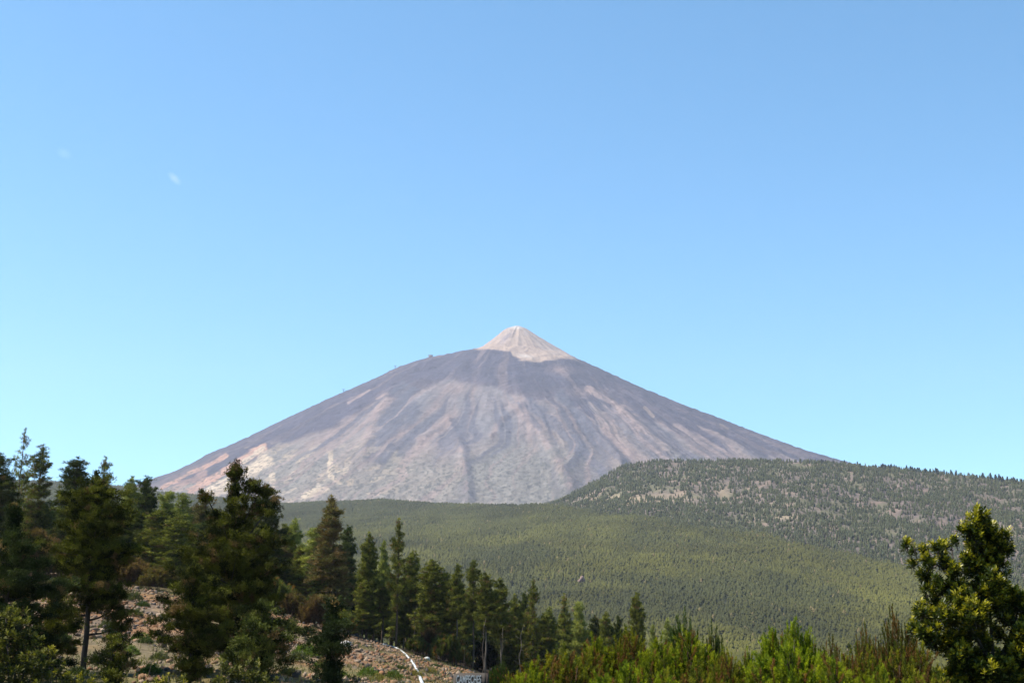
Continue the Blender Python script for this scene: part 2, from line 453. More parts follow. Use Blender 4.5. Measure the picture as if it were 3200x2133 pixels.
def mix(C, c, w):
    w = np.clip(w, 0, 1)[..., None]; return C * (1 - w) + c * w
gm = 0.5 * g1 + 0.5 * g2
nn = fbm(X / 260, D / 260, 81)
Cm = c_scree * np.ones(r.shape + (1,))
Cm = mix(Cm, c_pink, sm(0.52, 0.78, 0.55 * g2 + 0.45 * g1 + (nn - 0.5) * 0.25) * 0.8)
Cm = mix(Cm, c_khaki, sm(960, 1110, qy + (nn - .5) * 120) * 0.7 * (1 - 0.6 * sm(1250, 1500, qx)))
tong = sm(0.54, 0.66, fbm(Aw * 17 + 4, rr / 1500, 84, 3)) * sm(900, 1300, r)
Cm = mix(Cm, np.array([0.115, 0.105, 0.125]), tong * 0.5 * sm(1150, 1300, qx))
lower = np.interp(qx, [0, 470, 594, 638, 764, 828, 887, 930, 975, 1028, 1106, 1194, 1260, 1330, 1450, 1600, 1800, 2000], [1150, 1110, 1054, 1024, 980, 946, 909, 912, 897, 877, 884, 907, 925, 930, 945, 990, 1050, 1110])
lv = 1 - sm(-7, 7, qy - lower + (fbm(X / 120, D / 160, 83) - .5) * 26 + (fbm(Aw * 22, rr / 900, 82) - .5) * 110 * sm(1180, 1300, qx))
Cm = mix(Cm, c_lava, lv * 0.95)
Cm = mix(Cm, c_lava * 1.35, lv * sm(0.5, 0.7, fbm(X / 90, D / 90, 85)) * 0.7)
Cm = mix(Cm, c_pink, lv * sm(0.6, 0.75, fbm(Aw * 18, rr / 600, 87)) * 0.35)
for cx, cy, rx, ry, w in [(1045, 892, 70, 16, 0.6), (1290, 850, 28, 9, 0.5), (1350, 900, 60, 10, 0.4), (1180, 930, 90, 26, 0.4), (950, 880, 60, 12, 0.0)]:
    Cm = mix(Cm, c_pink, w * np.exp(-((qx - cx) / rx) ** 2 - ((qy - cy) / ry) ** 2))
for pts, wd, hh in spurs:
    Cm = mix(Cm, c_pink * 1.1, front * 0.75 * np.exp(-(seg_dist(pts) / (wd * 0.7 * K)) ** 2) * sm(0.3, 0.6, fbm(X / 60, D / 60, 89)))
# scree streaks with edges of their own: (points, half width, colour, strength)
streaks = [([(372, 1120), (440, 1085), (520, 1046)], 5, c_orange, 0.95), ([(400, 1122), (470, 1088)], 9, c_orange, 0.5),
           ([(440, 1125), (520, 1080), (602, 1027)], 9, c_orange * 1.12, 1.0), ([(490, 1128), (560, 1085), (615, 1058)], 14, c_cream, 0.95),
           ([(560, 1060), (604, 1028)], 5, c_cream, 0.8),
           ([(760, 1045), (757, 1090), (775, 1105)], 5, c_cream, 0.8), ([(700, 1140), (745, 1122)], 8, c_cream, 0.9), ([(625, 1090), (628, 1140)], 6, c_cream, 0.75),
           ([(800, 1060), (790, 1085)], 7, c_cream, 0.4), ([(800, 925), (850, 895)], 3, c_pink * 1.3, 0.7), ([(865, 915), (880, 908)], 4, c_pink * 1.2, 0.7),
           ([(1230, 945), (1275, 990)], 3, c_scree * 1.5, 0.6), ([(1185, 900), (1195, 930)], 3, c_scree * 1.2, 0.5),
           ([(1300, 925), (1360, 975)], 4, c_pink, 0.6), ([(1352, 893), (1420, 935), (1465, 985)], 7, c_pink * 1.15, 0.8), ([(1480, 935), (1500, 955)], 3, c_pale, 0.6),
           ([(1520, 1000), (1585, 1045)], 7, c_pink * 1.1, 0.7), ([(1390, 990), (1450, 1050)], 9, c_pink, 0.8), ([(1310, 960), (1340, 1040), (1385, 1080)], 6, c_pink * 1.1, 0.6),
           ([(1655, 975), (1672, 985)], 3, c_pale, 0.4), ([(925, 900), (905, 960), (868, 1045)], 24, c_tong * 0.97, 0.85), ([(940, 905), (948, 970), (930, 1040)], 16, c_tong * 1.0, 0.7), ([(1040, 965), (1068, 1020), (1080, 1090), (1086, 1145)], 7, c_tong * 1.1, 0.5), ([(1195, 925), (1215, 955), (1240, 985)], 8, c_tong * 1.0, 0.6), ([(1215, 925), (1300, 1000), (1390, 1090)], 13, c_tong * 1.12, 0.75), ([(1290, 905), (1350, 980), (1440, 1060)], 12, c_tong * 1.0, 0.7), ([(1380, 925), (1450, 985), (1540, 1060)], 12, c_tong * 1.0, 0.6),
           ([(1210, 975), (1290, 1120)], 9, c_scree * 0.9, 0.4), ([(1430, 985), (1500, 1045)], 9, c_scree * 0.9, 0.5)]
for pts, wd, c, w in streaks:
    dd = seg_dist(pts) / K + (fbm(X / 70, D / 70, 91) - 0.5) * wd * 1.6
    Cm = mix(Cm, c, front * w * (1 - sm(wd * 0.7, wd * 1.25, dd)))
patch = sm(0.60, 0.68, fbm(X / 55, D / 80, 93)) * sm(1000, 1050, qy) * (1 - sm(800, 1000, qx)) * (qx > 560)
Cm = mix(Cm, c_cream * 0.85, patch * 0.7)
st1 = fbm(A * 60, rr / 1300, 131, 3); st2 = fbm(A * 130 + 7, rr / 700, 133, 2)
fan = ridged(Aw * 21 + 0.4 * fbm(X / 300, D / 300, 141), rr / 1700, 143, 2)
fz = sm(850, 1250, r) * (1 - 0.8 * lv)
Cm = mix(Cm, c_tong, fz * 0.8 * (1 - sm(0.32, 0.52, fan)))
Cm = mix(Cm, c_pink * 1.1, fz * 0.6 * sm(0.76, 0.92, fan))
Cm = Cm * (1 + ((st1 - 0.5) * 0.45 + (st2 - 0.5) * 0.25 + (fbm(X / 70, D / 120, 135, 5) - 0.5) * 0.45) * sm(500, 1100, r) * (1 - 0.6 * lv))[..., None]
shrub = sm(0.58, 0.66, fbm(X / 11, D / 16, 95, 2)) * sm(1010, 1080, qy + (nn - .5) * 80) * (1 - 0.5 * sm(1250, 1450, qx)) * sm(1500, 1900, r)
Cm = mix(Cm, np.array([0.115, 0.115, 0.095]), shrub * 0.7)
# pale summit cone
low_p = np.interp(qx, [1080, 1100, 1130, 1175, 1176, 1150, 1160, 1200, 1240, 1275, 1300, 1330], [800, 800, 801, 804, 815, 815, 820, 828, 830, 826, 824, 830])
low_p = np.interp(qx, [1080, 1100, 1150, 1172, 1178, 1200, 1240, 1275, 1300, 1335], [800, 801, 803, 806, 818, 828, 831, 826, 822, 832])
pm = (1 - sm(-3, 3, qy - low_p + (fbm(X / 40, D / 40, 97) - .5) * 7)) * sm(1075, 1095, qx) * (1 - sm(1300, 1345, qx + (nn - .5) * 20)) * (r < 900)
Cm = mix(Cm, c_pale, pm)
Cm = mix(Cm, np.array([0.33, 0.28, 0.29]), pm * 0.8 * np.exp(-((qx - 1162 + (qy - 775) * .9) / 9) ** 2 - ((qy - 775) / 14) ** 2))
Cm = mix(Cm, np.array([0.62, 0.42, 0.34]), pm * 0.6 * np.exp(-((qx - np.interp(qy, [748, 800], [1165, 1100])) / 9) ** 2))
Cm = mix(Cm, np.array([0.40, 0.34, 0.32]), pm * 0.6 * (np.exp(-((qx - 1207) / 5) ** 2 - ((qy - 765) / 5) ** 2) + np.exp(-((qx - 1188) / 4) ** 2 - ((qy - 776) / 2) ** 2) + np.exp(-((qx - 1265 - (qy - 790)) / 8) ** 2 - ((qy - 795) / 9) ** 2)))
Cm = mix(Cm, np.array([0.44, 0.37, 0.33]), pm * sm(0.5, 0.7, fbm(A * 3, r / 200, 99)) * 0.4)
Cm = mix(Cm, np.array([0.74, 0.66, 0.60]), pm * (np.exp(-((qx - 1186) / 14) ** 2 - ((qy - 751) / 4) ** 2) + 0.6 * np.exp(-((qx - 1205 - (qy - 817) * 2) / 14) ** 2 - ((qy - 817) / 4) ** 2)))
Cm = Cm * 0.84
me = mesh_from('volcano', np.stack([X, D, Z], -1).reshape(-1, 3), grid_faces(len(us), len(ds)), Cm.reshape(-1, 3), True)
me.materials.append(M_mount)
tag(link('volcano_terrain', me), 'bare volcano with lilac grey lava slopes and a pale summit cone', None, kind='structure')
sky_e = (Z / D).max(0); sky_i = (Z / D).argmax(0)
def on_skyline(px, py):
    i = int(np.argmin(abs(us - float(uu(px, py)))))
    j = int(sky_i[i]); return np.array([X[j, i], D[j, i], Z[j, i]])

# ------------------------------------------------------------------ station and pylons on the volcano's skyline
p = on_skyline(1346, 1121)
st = empty('cable_car_station', p - np.array([0, 8, 2]))
tag(st, 'tiny square cable car station on the left shoulder of the volcano', 'station')
g = Geo(); box(g, (-13, -6, -4), (13, 8, 8.5), (0.42, 0.33, 0.31)); link('wall', g.mesh('wall', M_conc), st)
g = Geo(); box(g, (-15, -8, 8.51), (15, 9, 11), (0.16, 0.13, 0.14)); box(g, (-6, -4, 11.01), (3, 4, 13.5), (0.2, 0.17, 0.17)); link('roof', g.mesh('roof', M_conc), st)
g = Geo(); box(g, (-9, -6.3, 1), (9, -6.05, 4.5), (0.08, 0.09, 0.11)); link('window', g.mesh('window', M_conc), st)
def pylon(px, py, h, label):
    p = on_skyline(px, py)
    t = empty('cable_car_pylon', p - np.array([0, 4, 2])); tag(t, label, 'pylon', 'cable car pylons on the volcano')
    g = Geo()
    c = (0.13, 0.13, 0.14)
    for a, b in ((-1, -1), (1, -1), (1, 1), (-1, 1)):
        tube(g, [(a * 3.2, b * 3.2, -3), (a * 1.5, b * 1.5, h)], 0.55, 5, c)
    for k in range(4):
        z0 = h * k / 4; z1 = h * (k + 1) / 4; w0 = 3.2 - 1.7 * k / 4; w1 = 3.2 - 1.7 * (k + 1) / 4
        for s in (-1, 1):
            tube(g, [(-w0, s * w0, z0), (w1, s * w1, z1)], 0.3, 4, c); tube(g, [(s * w0, w0, z0), (s * w1, -w1, z1)], 0.3, 4, c)
    link('mast', g.mesh('mast', M_conc), t)
    g = Geo(); box(g, (-7, -1.2, h + 0.02), (7, 1.2, h + 1.8), c)
    for s in (-1, 1): box(g, (s * 6 - 1.2, -3, h + 1.82), (s * 6 + 1.2, 3, h + 3.4), c)
    link('crossarm', g.mesh('crossarm', M_conc), t)
pylon(1235, 1148, 17, 'upper of the two cable car pylons on the volcano skyline, nearer the station')
pylon(1073, 1222, 17, 'lower of the two cable car pylons, farther down the left skyline')

# ------------------------------------------------------------------ far woods
def low_pines(g, X, Y, Z, H, R, col, rng, sides=5, vary=0.2):
    """many small irregular conifers in one mesh: three stacked ragged tiers each"""
    N = len(X); base = np.stack([X, Y, Z], 1)
    for k, (z0, z1, w) in enumerate(((0.12, 0.62, 1.0), (0.38, 0.82, 0.78), (0.62, 1.0, 0.5))):
        ang = np.linspace(0, 2 * math.pi, sides, endpoint=False)[None] + rng.uniform(0, 6.28, (N, 1))
        rad = R[:, None] * w * rng.uniform(0.55, 1.2, (N, sides))
        zz = H[:, None] * (z0 + rng.uniform(-0.07, 0.07, (N, sides)))
        ring = np.stack([np.cos(ang) * rad, np.sin(ang) * rad, zz], -1) + base[:, None]
        top = base + np.stack([rng.normal(0, 0.12, N) * R, rng.normal(0, 0.12, N) * R, H * z1 * rng.uniform(0.95, 1.03, N)], 1)
        V = np.concatenate([ring, top[:, None]], 1).reshape(-1, 3)
        i = np.arange(N)[:, None, None] * (sides + 1)
        j = np.arange(sides)
        T = np.stack([j, (j + 1) % sides, np.full(sides, sides)], -1)[None] + i
        c = np.repeat(col * rng.uniform(1 - vary, 1 + vary, (N, 1)), sides + 1, 0)
        g.add(V, T.reshape(-1, 3), c)
rng = np.random.default_rng(5)
def sample(n, ulo, uhi, dlo, dhi):
    Y = np.sqrt(rng.uniform(dlo ** 2, dhi ** 2, n)); u = rng.uniform(ulo, uhi, n); return u, Y
g = Geo()
u1, d1 = sample(225000, -0.17, 0.40, 620, 4000)
u2, d2 = sample(26000, -0.44, -0.17, 2500, 4000)
u_ = np.concatenate([u1, u2]); d_ = np.concatenate([d1, d2])
dc, _ = v_crest(u_)
keep = d_ < dc + 60
u_, d_ = u_[keep], d_[keep]
tn = fbm(u_ * d_ / 170, d_ / 420, 101); tf = fbm(u_ * d_ / 45, d_ / 60, 103)
keep = (tf > 0.27) | (rng.uniform(0, 1, len(u_)) < 0.6)
u_, d_, tn, tf = u_[keep], d_[keep], tn[keep], tf[keep]
zz = valley_h(u_, d_)
H = rng.uniform(4.5, 9.0, len(u_)) * (0.8 + 0.4 * tf); R = H * rng.uniform(0.34, 0.55, len(u_))
dark = np.array([0.070, 0.075, 0.030]); yel = np.array([0.138, 0.134, 0.034]); mid_ = np.array([0.098, 0.104, 0.040])
w = sm(0.30, 0.70, 0.55 * tn + 0.45 * fbm(u_ * d_ / 50, d_ / 160, 105) + (rng.uniform(0, 1, len(u_)) - .5) * 0.12)[:, None]
wn_ = (1 - sm(1500, 3600, d_))[:, None]
cc = dark * (1 - w) + (yel * wn_ + mid_ * (1 - wn_)) * w
cc = cc * (0.62 + 0.76 * fbm(u_ * d_ / 210 + d_ / 300, d_ / 130, 107, 5))[:, None]
rare = rng.uniform(0, 1, len(u_)) < 0.012; cc[rare] = (0.19, 0.15, 0.07)
low_pines(g, u_ * d_, d_, zz - 0.5, H, R, cc, rng, 4, 0.09)
o = link('valley_pine_wood', g.mesh('valley_pine_wood', M_far)); tag(o, 'dense olive pine wood covering the long valley slope', 'forest', kind='stuff')

# ridge wood
g = Geo()
n = 40000
u_ = rng.uniform(-0.03, 0.42, n); s = rng.uniform(0.02, 1.04, n)
dc, _ = v_crest(u_); dr = ridge_d(u_); d_ = dc - 160 + (dr - dc + 160) * s
zz = ridge_h(u_, d_)
px, py = proj(u_ * d_, d_, zz)
dens = fbm(u_ * d_ / 60, d_ / 110, 111) * 0.7 + fbm(u_ * d_ / 14, d_ / 24, 113) * 0.8
pr_ = 0.64 + (dens - 0.75) * 2.1 - 0.5 * np.exp(-((px - 1990) / 130) ** 2 - ((py - 1555) / 14) ** 2) - 0.3 * np.exp(-((px - 2260) / 22) ** 2 - ((py - 1540) / 26) ** 2) - 0.3 * np.exp(-((px - 2470) / 90) ** 2 - ((py - 1612) / 10) ** 2)
pr_ = pr_ - 0.32 * (1 - sm(1740, 1880, px)) * sm(0.4, 0.8, s) + 0.6 * (1 - sm(0.1, 0.32, s)) + 0.15 * sm(.88, .98, s)
keep = rng.uniform(0, 1, n) < np.maximum(pr_, 0.05)
u_, d_, zz, s, px, py = u_[keep], d_[keep], zz[keep], s[keep], px[keep], py[keep]
H = rng.uniform(5.5, 11.5, len(u_)); R = H * rng.uniform(0.20, 0.32, len(u_))
cc = np.array([0.066, 0.075, 0.040]) * rng.uniform(0.75, 1.5, (len(u_), 1)) + np.array([0.02, 0.015, 0]) * rng.uniform(0, 1, (len(u_), 1))
# the ones along the crest become single trees
crest = np.where((s > 0.955) & (s < 1.0))[0]
order = crest[np.argsort(-(H[crest] + 9.0 * (px[crest] > 2560)))][:92]
rest = np.ones(len(u_), bool); rest[order] = False
low_pines(g, (u_ * d_)[rest], d_[rest], zz[rest] - 0.5, H[rest], R[rest], cc[rest], rng)
o = link('ridge_pine_wood', g.mesh('ridge_pine_wood', M_far)); tag(o, 'scattered pines speckling the grey ridge on the right', 'forest', kind='stuff')
small = []
for k in range(8):
    g = Geo()
    N = 150                                       # clumps of foliage spread through a narrow ragged crown
    t = rng.uniform(0.12, 1, N) ** 0.9
    rad = (1 - t) ** 0.75 * 2.6 * rng.uniform(0.3, 1.1, N) + 0.15; a = rng.uniform(0, 6.28, N)
    cen = np.stack([np.cos(a) * rad, np.sin(a) * rad, t * 12], 1)
    col = np.tile([0.052, 0.066, 0.040], (N, 1)) * rng.uniform(0.7, 1.4, (N, 1))
    blades(g, cen, np.array([[0, 0, 1.0]] * N) + cen * [0.3, 0.3, 0], 4, 1.3, 0.7, 0.5, col, rng, 0.3)
    tube(g, [(0, 0, -1), (0.1, 0, 6), (0, 0, 11.5)], [0.22, 0.14, 0.04], 5, (0.10, 0.075, 0.06))
    small.append(g.mesh('small_pine', M_far))
for q, i in enumerate(order):
    o = link('pine_tree', small[q % 8]); o.location = (u_[i] * d_[i], d_[i], zz[i] - 0.3)
    o.rotation_euler = (0, 0, rng.uniform(0, 6.28)); h = H[i] / 10.5 * rng.uniform(0.6, 1.05); o.scale = (h * rng.uniform(.9, 1.4),) * 2 + (h,)
    hz_ = 'tall' if H[i] > 11.2 else 'short'
    if px[i] < 1950: lab = 'small pine on the left shoulder of the grey ridge, seen against the volcano'
    elif px[i] < 2600: lab = 'small pine on the flat crest of the ridge, seen against the volcano'
    elif px[i] < 2800: lab = 'small pine on the ridge crest against the sky, just right of the volcano'
    elif px[i] < 3000: lab = 'small pine on the ridge crest against the sky, left of the leafy tree top'
    else: lab = 'small pine on the ridge crest against the sky, above the leafy tree'
    lab = lab.replace('small', hz_ + ' small')
    tag(o, lab, 'pine tree', 'pines along the crest of the ridge')

# red rock outcrop in the valley wood
q = np.array([0, 0, 0.]); dd = np.arange(1300, 2600, 5.0); uo = float(uu(1817, 1825)); ge = valley_h(np.full(len(dd), uo), dd) / dd
di = dd[np.argmax(ge > float(tel(1828)))]
g = Geo(); iv, it_ = ico()
for k in range(9):
    sc_ = rng.uniform(1.0, 2.4, 3) * [1, 1, 1.7]
    V = iv * sc_ * rng.uniform(0.55, 1.3, (12, 1)) + [(k - 4) * 0.8, rng.normal(0, 1), 3.5 + (4 - abs(k - 5)) * 0.9]
    g.add(V, it_, np.array([0.34, 0.22, 0.19]) * rng.uniform(0.8, 1.3))
o = link('rock_outcrop', g.mesh('rock_outcrop', M_rock)); o.location = (uo * di, di - 8, float(valley_h(uo, di)) + 1)
tag(o, 'small pinkish rock outcrop poking out of the valley wood', 'rock')

# ------------------------------------------------------------------ pines
def pine(seed, H=18.0, R=2.6, z0=0.22, dz=0.5, nb=5, elev=(0.0, 0.75), L=0.42, W=0.055, k=9, tufts=5, cl=0.46, green=(0.040, 0.050, 0.012), hi=(0.19, 0.19, 0.036), brown=0.06, prof=None, bark=(0.13, 0.085, 0.06), irr=0.45, tr=0.0105, skip=0.06, lobes=None, sp=0.8, tight=0.42):
    rng = np.random.default_rng(seed)
    gt, gc = Geo(), Geo()
    zs = np.linspace(0, H, 12)
    bend = np.cumsum(rng.normal(0, 0.006 * H, (12, 2)), 0) * 0.5; bend[0] = 0
    path = np.stack([bend[:, 0], bend[:, 1], zs], 1); path[0, 2] = -0.8
    rad = H * tr * (1 - zs / H) ** 0.8 + 0.02
    tube(gt, path, rad, 8, bark)
    def at(z): return np.array([np.interp(z, zs, path[:, 0]), np.interp(z, zs, path[:, 1]), z])
    green = np.array(green); hi = np.array(hi); bro = np.array([0.125, 0.080, 0.035])
    cen, dr, col = [], [], []
    def clump(p, d, s=1.0):
        w = rng.uniform(0, 1) ** 1.3
        c = green * (1 - w) + hi * w  # random clumps get a highlight colour, standing in for sunlit foliage
        if rng.uniform() < brown: c = bro * rng.uniform(0.7, 1.3)
        m = max(2, int(tufts * rng.uniform(0.7, 1.4)))
        for _ in range(m):
            cen.append(p + rng.normal(0, cl * tight * s, 3) * [1, 1, 0.6]); dr.append(d * 0.7 + np.array([0, 0, 0.9]) + rng.normal(0, .3, 3)); col.append(c * rng.uniform(.85, 1.15))
    z = z0 * H; ph = rng.uniform(0, 6.28)
    gap = np.array([vn(np.array([a]), np.array([seed * 3.7]), seed)[0] for a in range(40)])
    while z < H * 0.975:
        t = (z - z0 * H) / (H - z0 * H)
        pr = prof(t) if prof else (1 - t) ** 0.5 * (0.7 + 0.3 * min(1, t / 0.25)) * (0.72 + 0.5 * float(vn(np.array([t * 5.5 + seed]), np.array([0.5]), seed)[0]))
        m = max(2, int(round(nb * rng.uniform(0.7, 1.2) * (1 - 0.35 * t))))
        ph += 1.1
        for b in range(m):
            if rng.uniform() < skip: continue
            a = ph + 6.283 * b / m + rng.normal(0, 0.3)
            ln = max(0.35, R * pr * rng.uniform(1 - irr, 1 + irr * 0.45) * (0.75 + 0.5 * vn(np.array([a * 0.9]), np.array([t * 5.0]), seed)[0]))
            el = elev[0] + (elev[1] - elev[0]) * t + rng.normal(0, 0.14)
            o0 = at(z + rng.uniform(-dz, dz) * 0.5)
            h = np.array([math.cos(a), math.sin(a), 0])
            ss = np.linspace(0, 1, 5)
            pts = np.array([o0 + h * ln * s_ * math.cos(el) + np.array([0, 0, ln * (s_ * math.sin(el) + 0.18 * s_ * s_)]) for s_ in ss])
            tube(gt, pts, np.maximum(0.008, 0.010 * ln + 0.012) * (1.05 - ss), 4, np.array(bark) * 0.8, cap=False)
            step = cl * sp / max(ln, 0.3)
            s_ = max(0.28, 1 - 2.6 / max(ln, 0.5)) if ln > 1 else 0.3
            side = np.cross(h, [0, 0, 1.0])
            while s_ <= 1.02:
                pp = np.array([np.interp(s_, ss, pts[:, j]) for j in range(3)])
                clump(pp + [0, 0, 0.08], h)
                if ln > 0.9:
                    off = (0.25 + 0.38 * (1 - s_)) * min(ln, 2.6) * rng.uniform(0.4, 1.0)
                    for sg in (-1, 1):
                        if rng.uniform() < 0.85:
                            clump(pp + side * sg * off + h * off * 0.5 + [0, 0, off * 0.25], h + side * sg * 0.7, 0.9)
                s_ += step * rng.uniform(0.8, 1.25)
        z += dz * (1 - 0.35 * t) * rng.uniform(0.8, 1.2)
    for q in np.linspace(0.93, 1.0, 4): clump(at(H * q), np.array([0, 0, 1.0]), 0.5)
    if lobes: 
        for (bx, by, bz, ex, ey, ez, nc, sp) in lobes:      # separate boughs ending in a foliage mass
            a_ = np.array([bx, by, bz]); e_ = np.array([ex, ey, ez]); mid = (a_ + e_) / 2 + [0, 0, -0.06 * np.linalg.norm(e_ - a_)]
            tube(gt, [a_, mid, e_], [0.07, 0.05, 0.025], 5, np.array(bark) * 0.8)
            for _ in range(nc): clump(e_ + rng.normal(0, sp, 3) * [1, 1, 0.7], nrm(e_ - a_))
    blades(gc, np.array(cen), np.array(dr), k, L, W, 0.62, np.array(col), rng, 0.05, 0.2)
    return gt, gc
def pine_meshes(*a, **kw):
    gt, gc = pine(*a, **kw)
    return gt.mesh('trunk', M_bark, True), gc.mesh('crown', M_needle)
def place_tree(name, meshes, loc, rz, sc, label, cat, group=None):
    o = empty(name, loc, rz, sc); tag(o, label, cat, group)
    link('trunk', meshes[0], o); link('crown', meshes[1], o)
    return o

V_full = [pine_meshes(100 + i, R=2.7 + 0.25 * (i % 3), z0=0.16) for i in range(3)]
V_light = [pine_meshes(110 + i, R=2.5, z0=0.2, green=(0.095, 0.115, 0.030), hi=(0.29, 0.29, 0.07), brown=0.02) for i in range(3)]
V_slim = [pine_meshes(120 + i, R=1.9, z0=0.30, dz=0.62, irr=0.6, brown=0.10) for i in range(3)]
V_open = [pine_meshes(130, R=2.0, z0=0.34, dz=0.95, nb=4, irr=0.75, brown=0.16, skip=0.2, tufts=4, cl=0.46)]
V_dark = [pine_meshes(140 + i, R=2.8, z0=0.12, green=(0.022, 0.032, 0.010), hi=(0.08, 0.09, 0.022), brown=0.02, elev=(-0.15, 0.5)) for i in range(2)]
V_pole = [pine_meshes(150 + i, R=2.1, z0=0.46, dz=0.5, irr=0.5, brown=0.05, bark=(0.19, 0.155, 0.12), tr=0.008) for i in range(3)]
V_brown = [pine_meshes(160 + i, R=2.3, z0=0.18, green=(0.075, 0.075, 0.028), hi=(0.20, 0.155, 0.055), brown=0.30) for i in range(2)]
VAR = dict(full=V_full, light=V_light, slim=V_slim, open=V_open, dark=V_dark, pole=V_pole, brown=V_brown)
rr_ = random.Random(3)
cnt = {}
def stand(px, top, d, kind, wpx, label, group='pines of the stand along the hilltop', base=18.0, name='pine_tree'):
    """a pine whose tip shows at (px, top) and that stands on the ground d metres out"""
    e = float(tel(top)); u = float(uu(px, top))
    x = u * d; z = gz(x, d); h = e * d - z
    k = cnt.get(kind, 0); cnt[kind] = k + 1
    v = VAR[kind][k % len(VAR[kind])]
    s = h / base
    sw = (wpx / F * d) / 4.5 if wpx else s
    place_tree(name, v, (x, d, z - 0.2), rr_.uniform(0, 6.28), (sw, sw, s), label, 'pine tree', group)

k_ = K
tall = [
 (57, 985, 205, 'open', 62, 'tallest pine at far left, thin open crown with sky showing through'),
 (96, 1022, 215, 'slim', 92, 'slim brownish pine beside the tallest open pine at far left'),
 (-4, 1040, 190, 'dark', 110, 'dark pine cut by the left edge of the photo'),
 (181, 1050, 225, 'dark', 100, 'dark conical pine with pointed tip left of the twin spires'),
 (245, 1049, 215, 'slim', 62, 'narrow pine spire rising just right of the dark conical pine'),
 (302, 1094, 235, 'light', 66, 'light green pine with rounded tip in the gap of the skyline'),
 (341, 1092, 220, 'dark', 78, 'dark irregular pine between two light green pines on the skyline'),
 (385, 1128, 240, 'light', 66, 'light green pine just right of the dark irregular skyline pine'),
 (428, 1134, 232, 'light', 80, 'broad light green pine left of the big foreground pine'),
 (472, 1132, 238, 'brown', 70, 'olive brown pine half hidden behind the big foreground pine'),
 (612, 1112, 208, 'dark', 84, 'very dark pine touching the right side of the big foreground pine'),
 (657, 1202, 222, 'full', 66, 'short green pine in the notch right of the very dark pine'),
 (679, 1190, 232, 'light', 58, 'pale tipped pine in the notch before the tall brown sided pine'),
 (720, 1213, 214, 'light', 80, 'bright green broad pine left of the tall brown sided pine'),
 (765, 1138, 202, 'brown', 96, 'tall pointed pine with brownish left side at the stand centre'),
 (800, 1205, 225, 'dark', 66, 'dark pine leaning out right of the tall brown sided pine'),
 (847, 1221, 212, 'full', 66, 'green cone shaped pine between the two tallest central pines'),
 (882, 1240, 222, 'light', 50, 'small tipped light pine left of the bare stemmed tall pine'),
 (914, 1190, 200, 'slim', 66, 'tall pine with long visible trunk and tufted top above the pipe'),
 (944, 1265, 214, 'full', 66, 'green pine close right of the tall tufted pine'),
 (990, 1284, 206, 'full', 100, 'broad round topped pine above the bend of the pipe'),
 (1020, 1308, 216, 'dark', 70, 'dark pine at the right shoulder of the broad round topped pine'),
 (1050, 1292, 204, 'pole', 60, 'pale trunked pine, first of the tall poles right of the pipe'),
 (1086, 1286, 208, 'pole', 70, 'pale trunked pine with high pointed crown, second pole from the pipe'),
 (1115, 1316, 200, 'pole', 74, 'pine on a long pale bent trunk directly above the sign'),
 (1151, 1326, 206, 'pole', 76, 'round crowned pine on a pale pole right of the sign'),
 (1182, 1362, 214, 'full', 54, 'short pine in the dip before the slender spire'),
 (1203, 1357, 220, 'dark', 50, 'dark short pine just left of the slender spire'),
 (1222, 1328, 210, 'slim', 52, 'slender pine spire halfway down the right end of the stand'),
 (1262, 1392, 214, 'light', 60, 'light green pine on the low right end of the stand'),
 (1298, 1362, 208, 'slim', 60, 'tufted pine standing above its neighbours at the low right end'),
 (1332, 1381, 216, 'light', 56, 'yellowish pine beside the tufted pine above the heath bushes'),
 (1367, 1411, 222, 'dark', 44, 'small dark pine peeping above the heath bushes, left one'),
 (1388, 1405, 214, 'full', 50, 'small grey green pine peeping above the heath bushes, middle one'),
 (1419, 1409, 224, 'dark', 40, 'small dark pine peeping above the heath bushes, right one'),
 (1461, 1360, 206, 'full', 62, 'lone layered pine standing clear above the heath bushes'),
 (1500, 1433, 226, 'light', 40, 'tiny pine tip right of the lone layered pine'),
 (1532, 1418, 230, 'light', 44, 'pale pine tip behind the tallest heath plume'),
]
for x, y, d, kd, w, lab in tall:
    stand(x * k_, y * k_, d, kd, w * k_ * (1.05 if x < 780 else 0.86), lab)
OUT = np.array([(-300, 1500), (0, 1560), (150, 1590), (250, 1585), (400, 1590), (520, 1590), (620, 1590), (800, 1620), (880, 1690), (1000, 1720), (1100, 1760), (1200, 1780), (1300, 1800), (1400, 1815), (1500, 1830), (1600, 1890), (1700, 1920), (1800, 1935), (1950, 1965), (2050, 2000)], float)
fk = ['full', 'dark', 'light', 'full', 'brown', 'slim', 'dark', 'full', 'light']
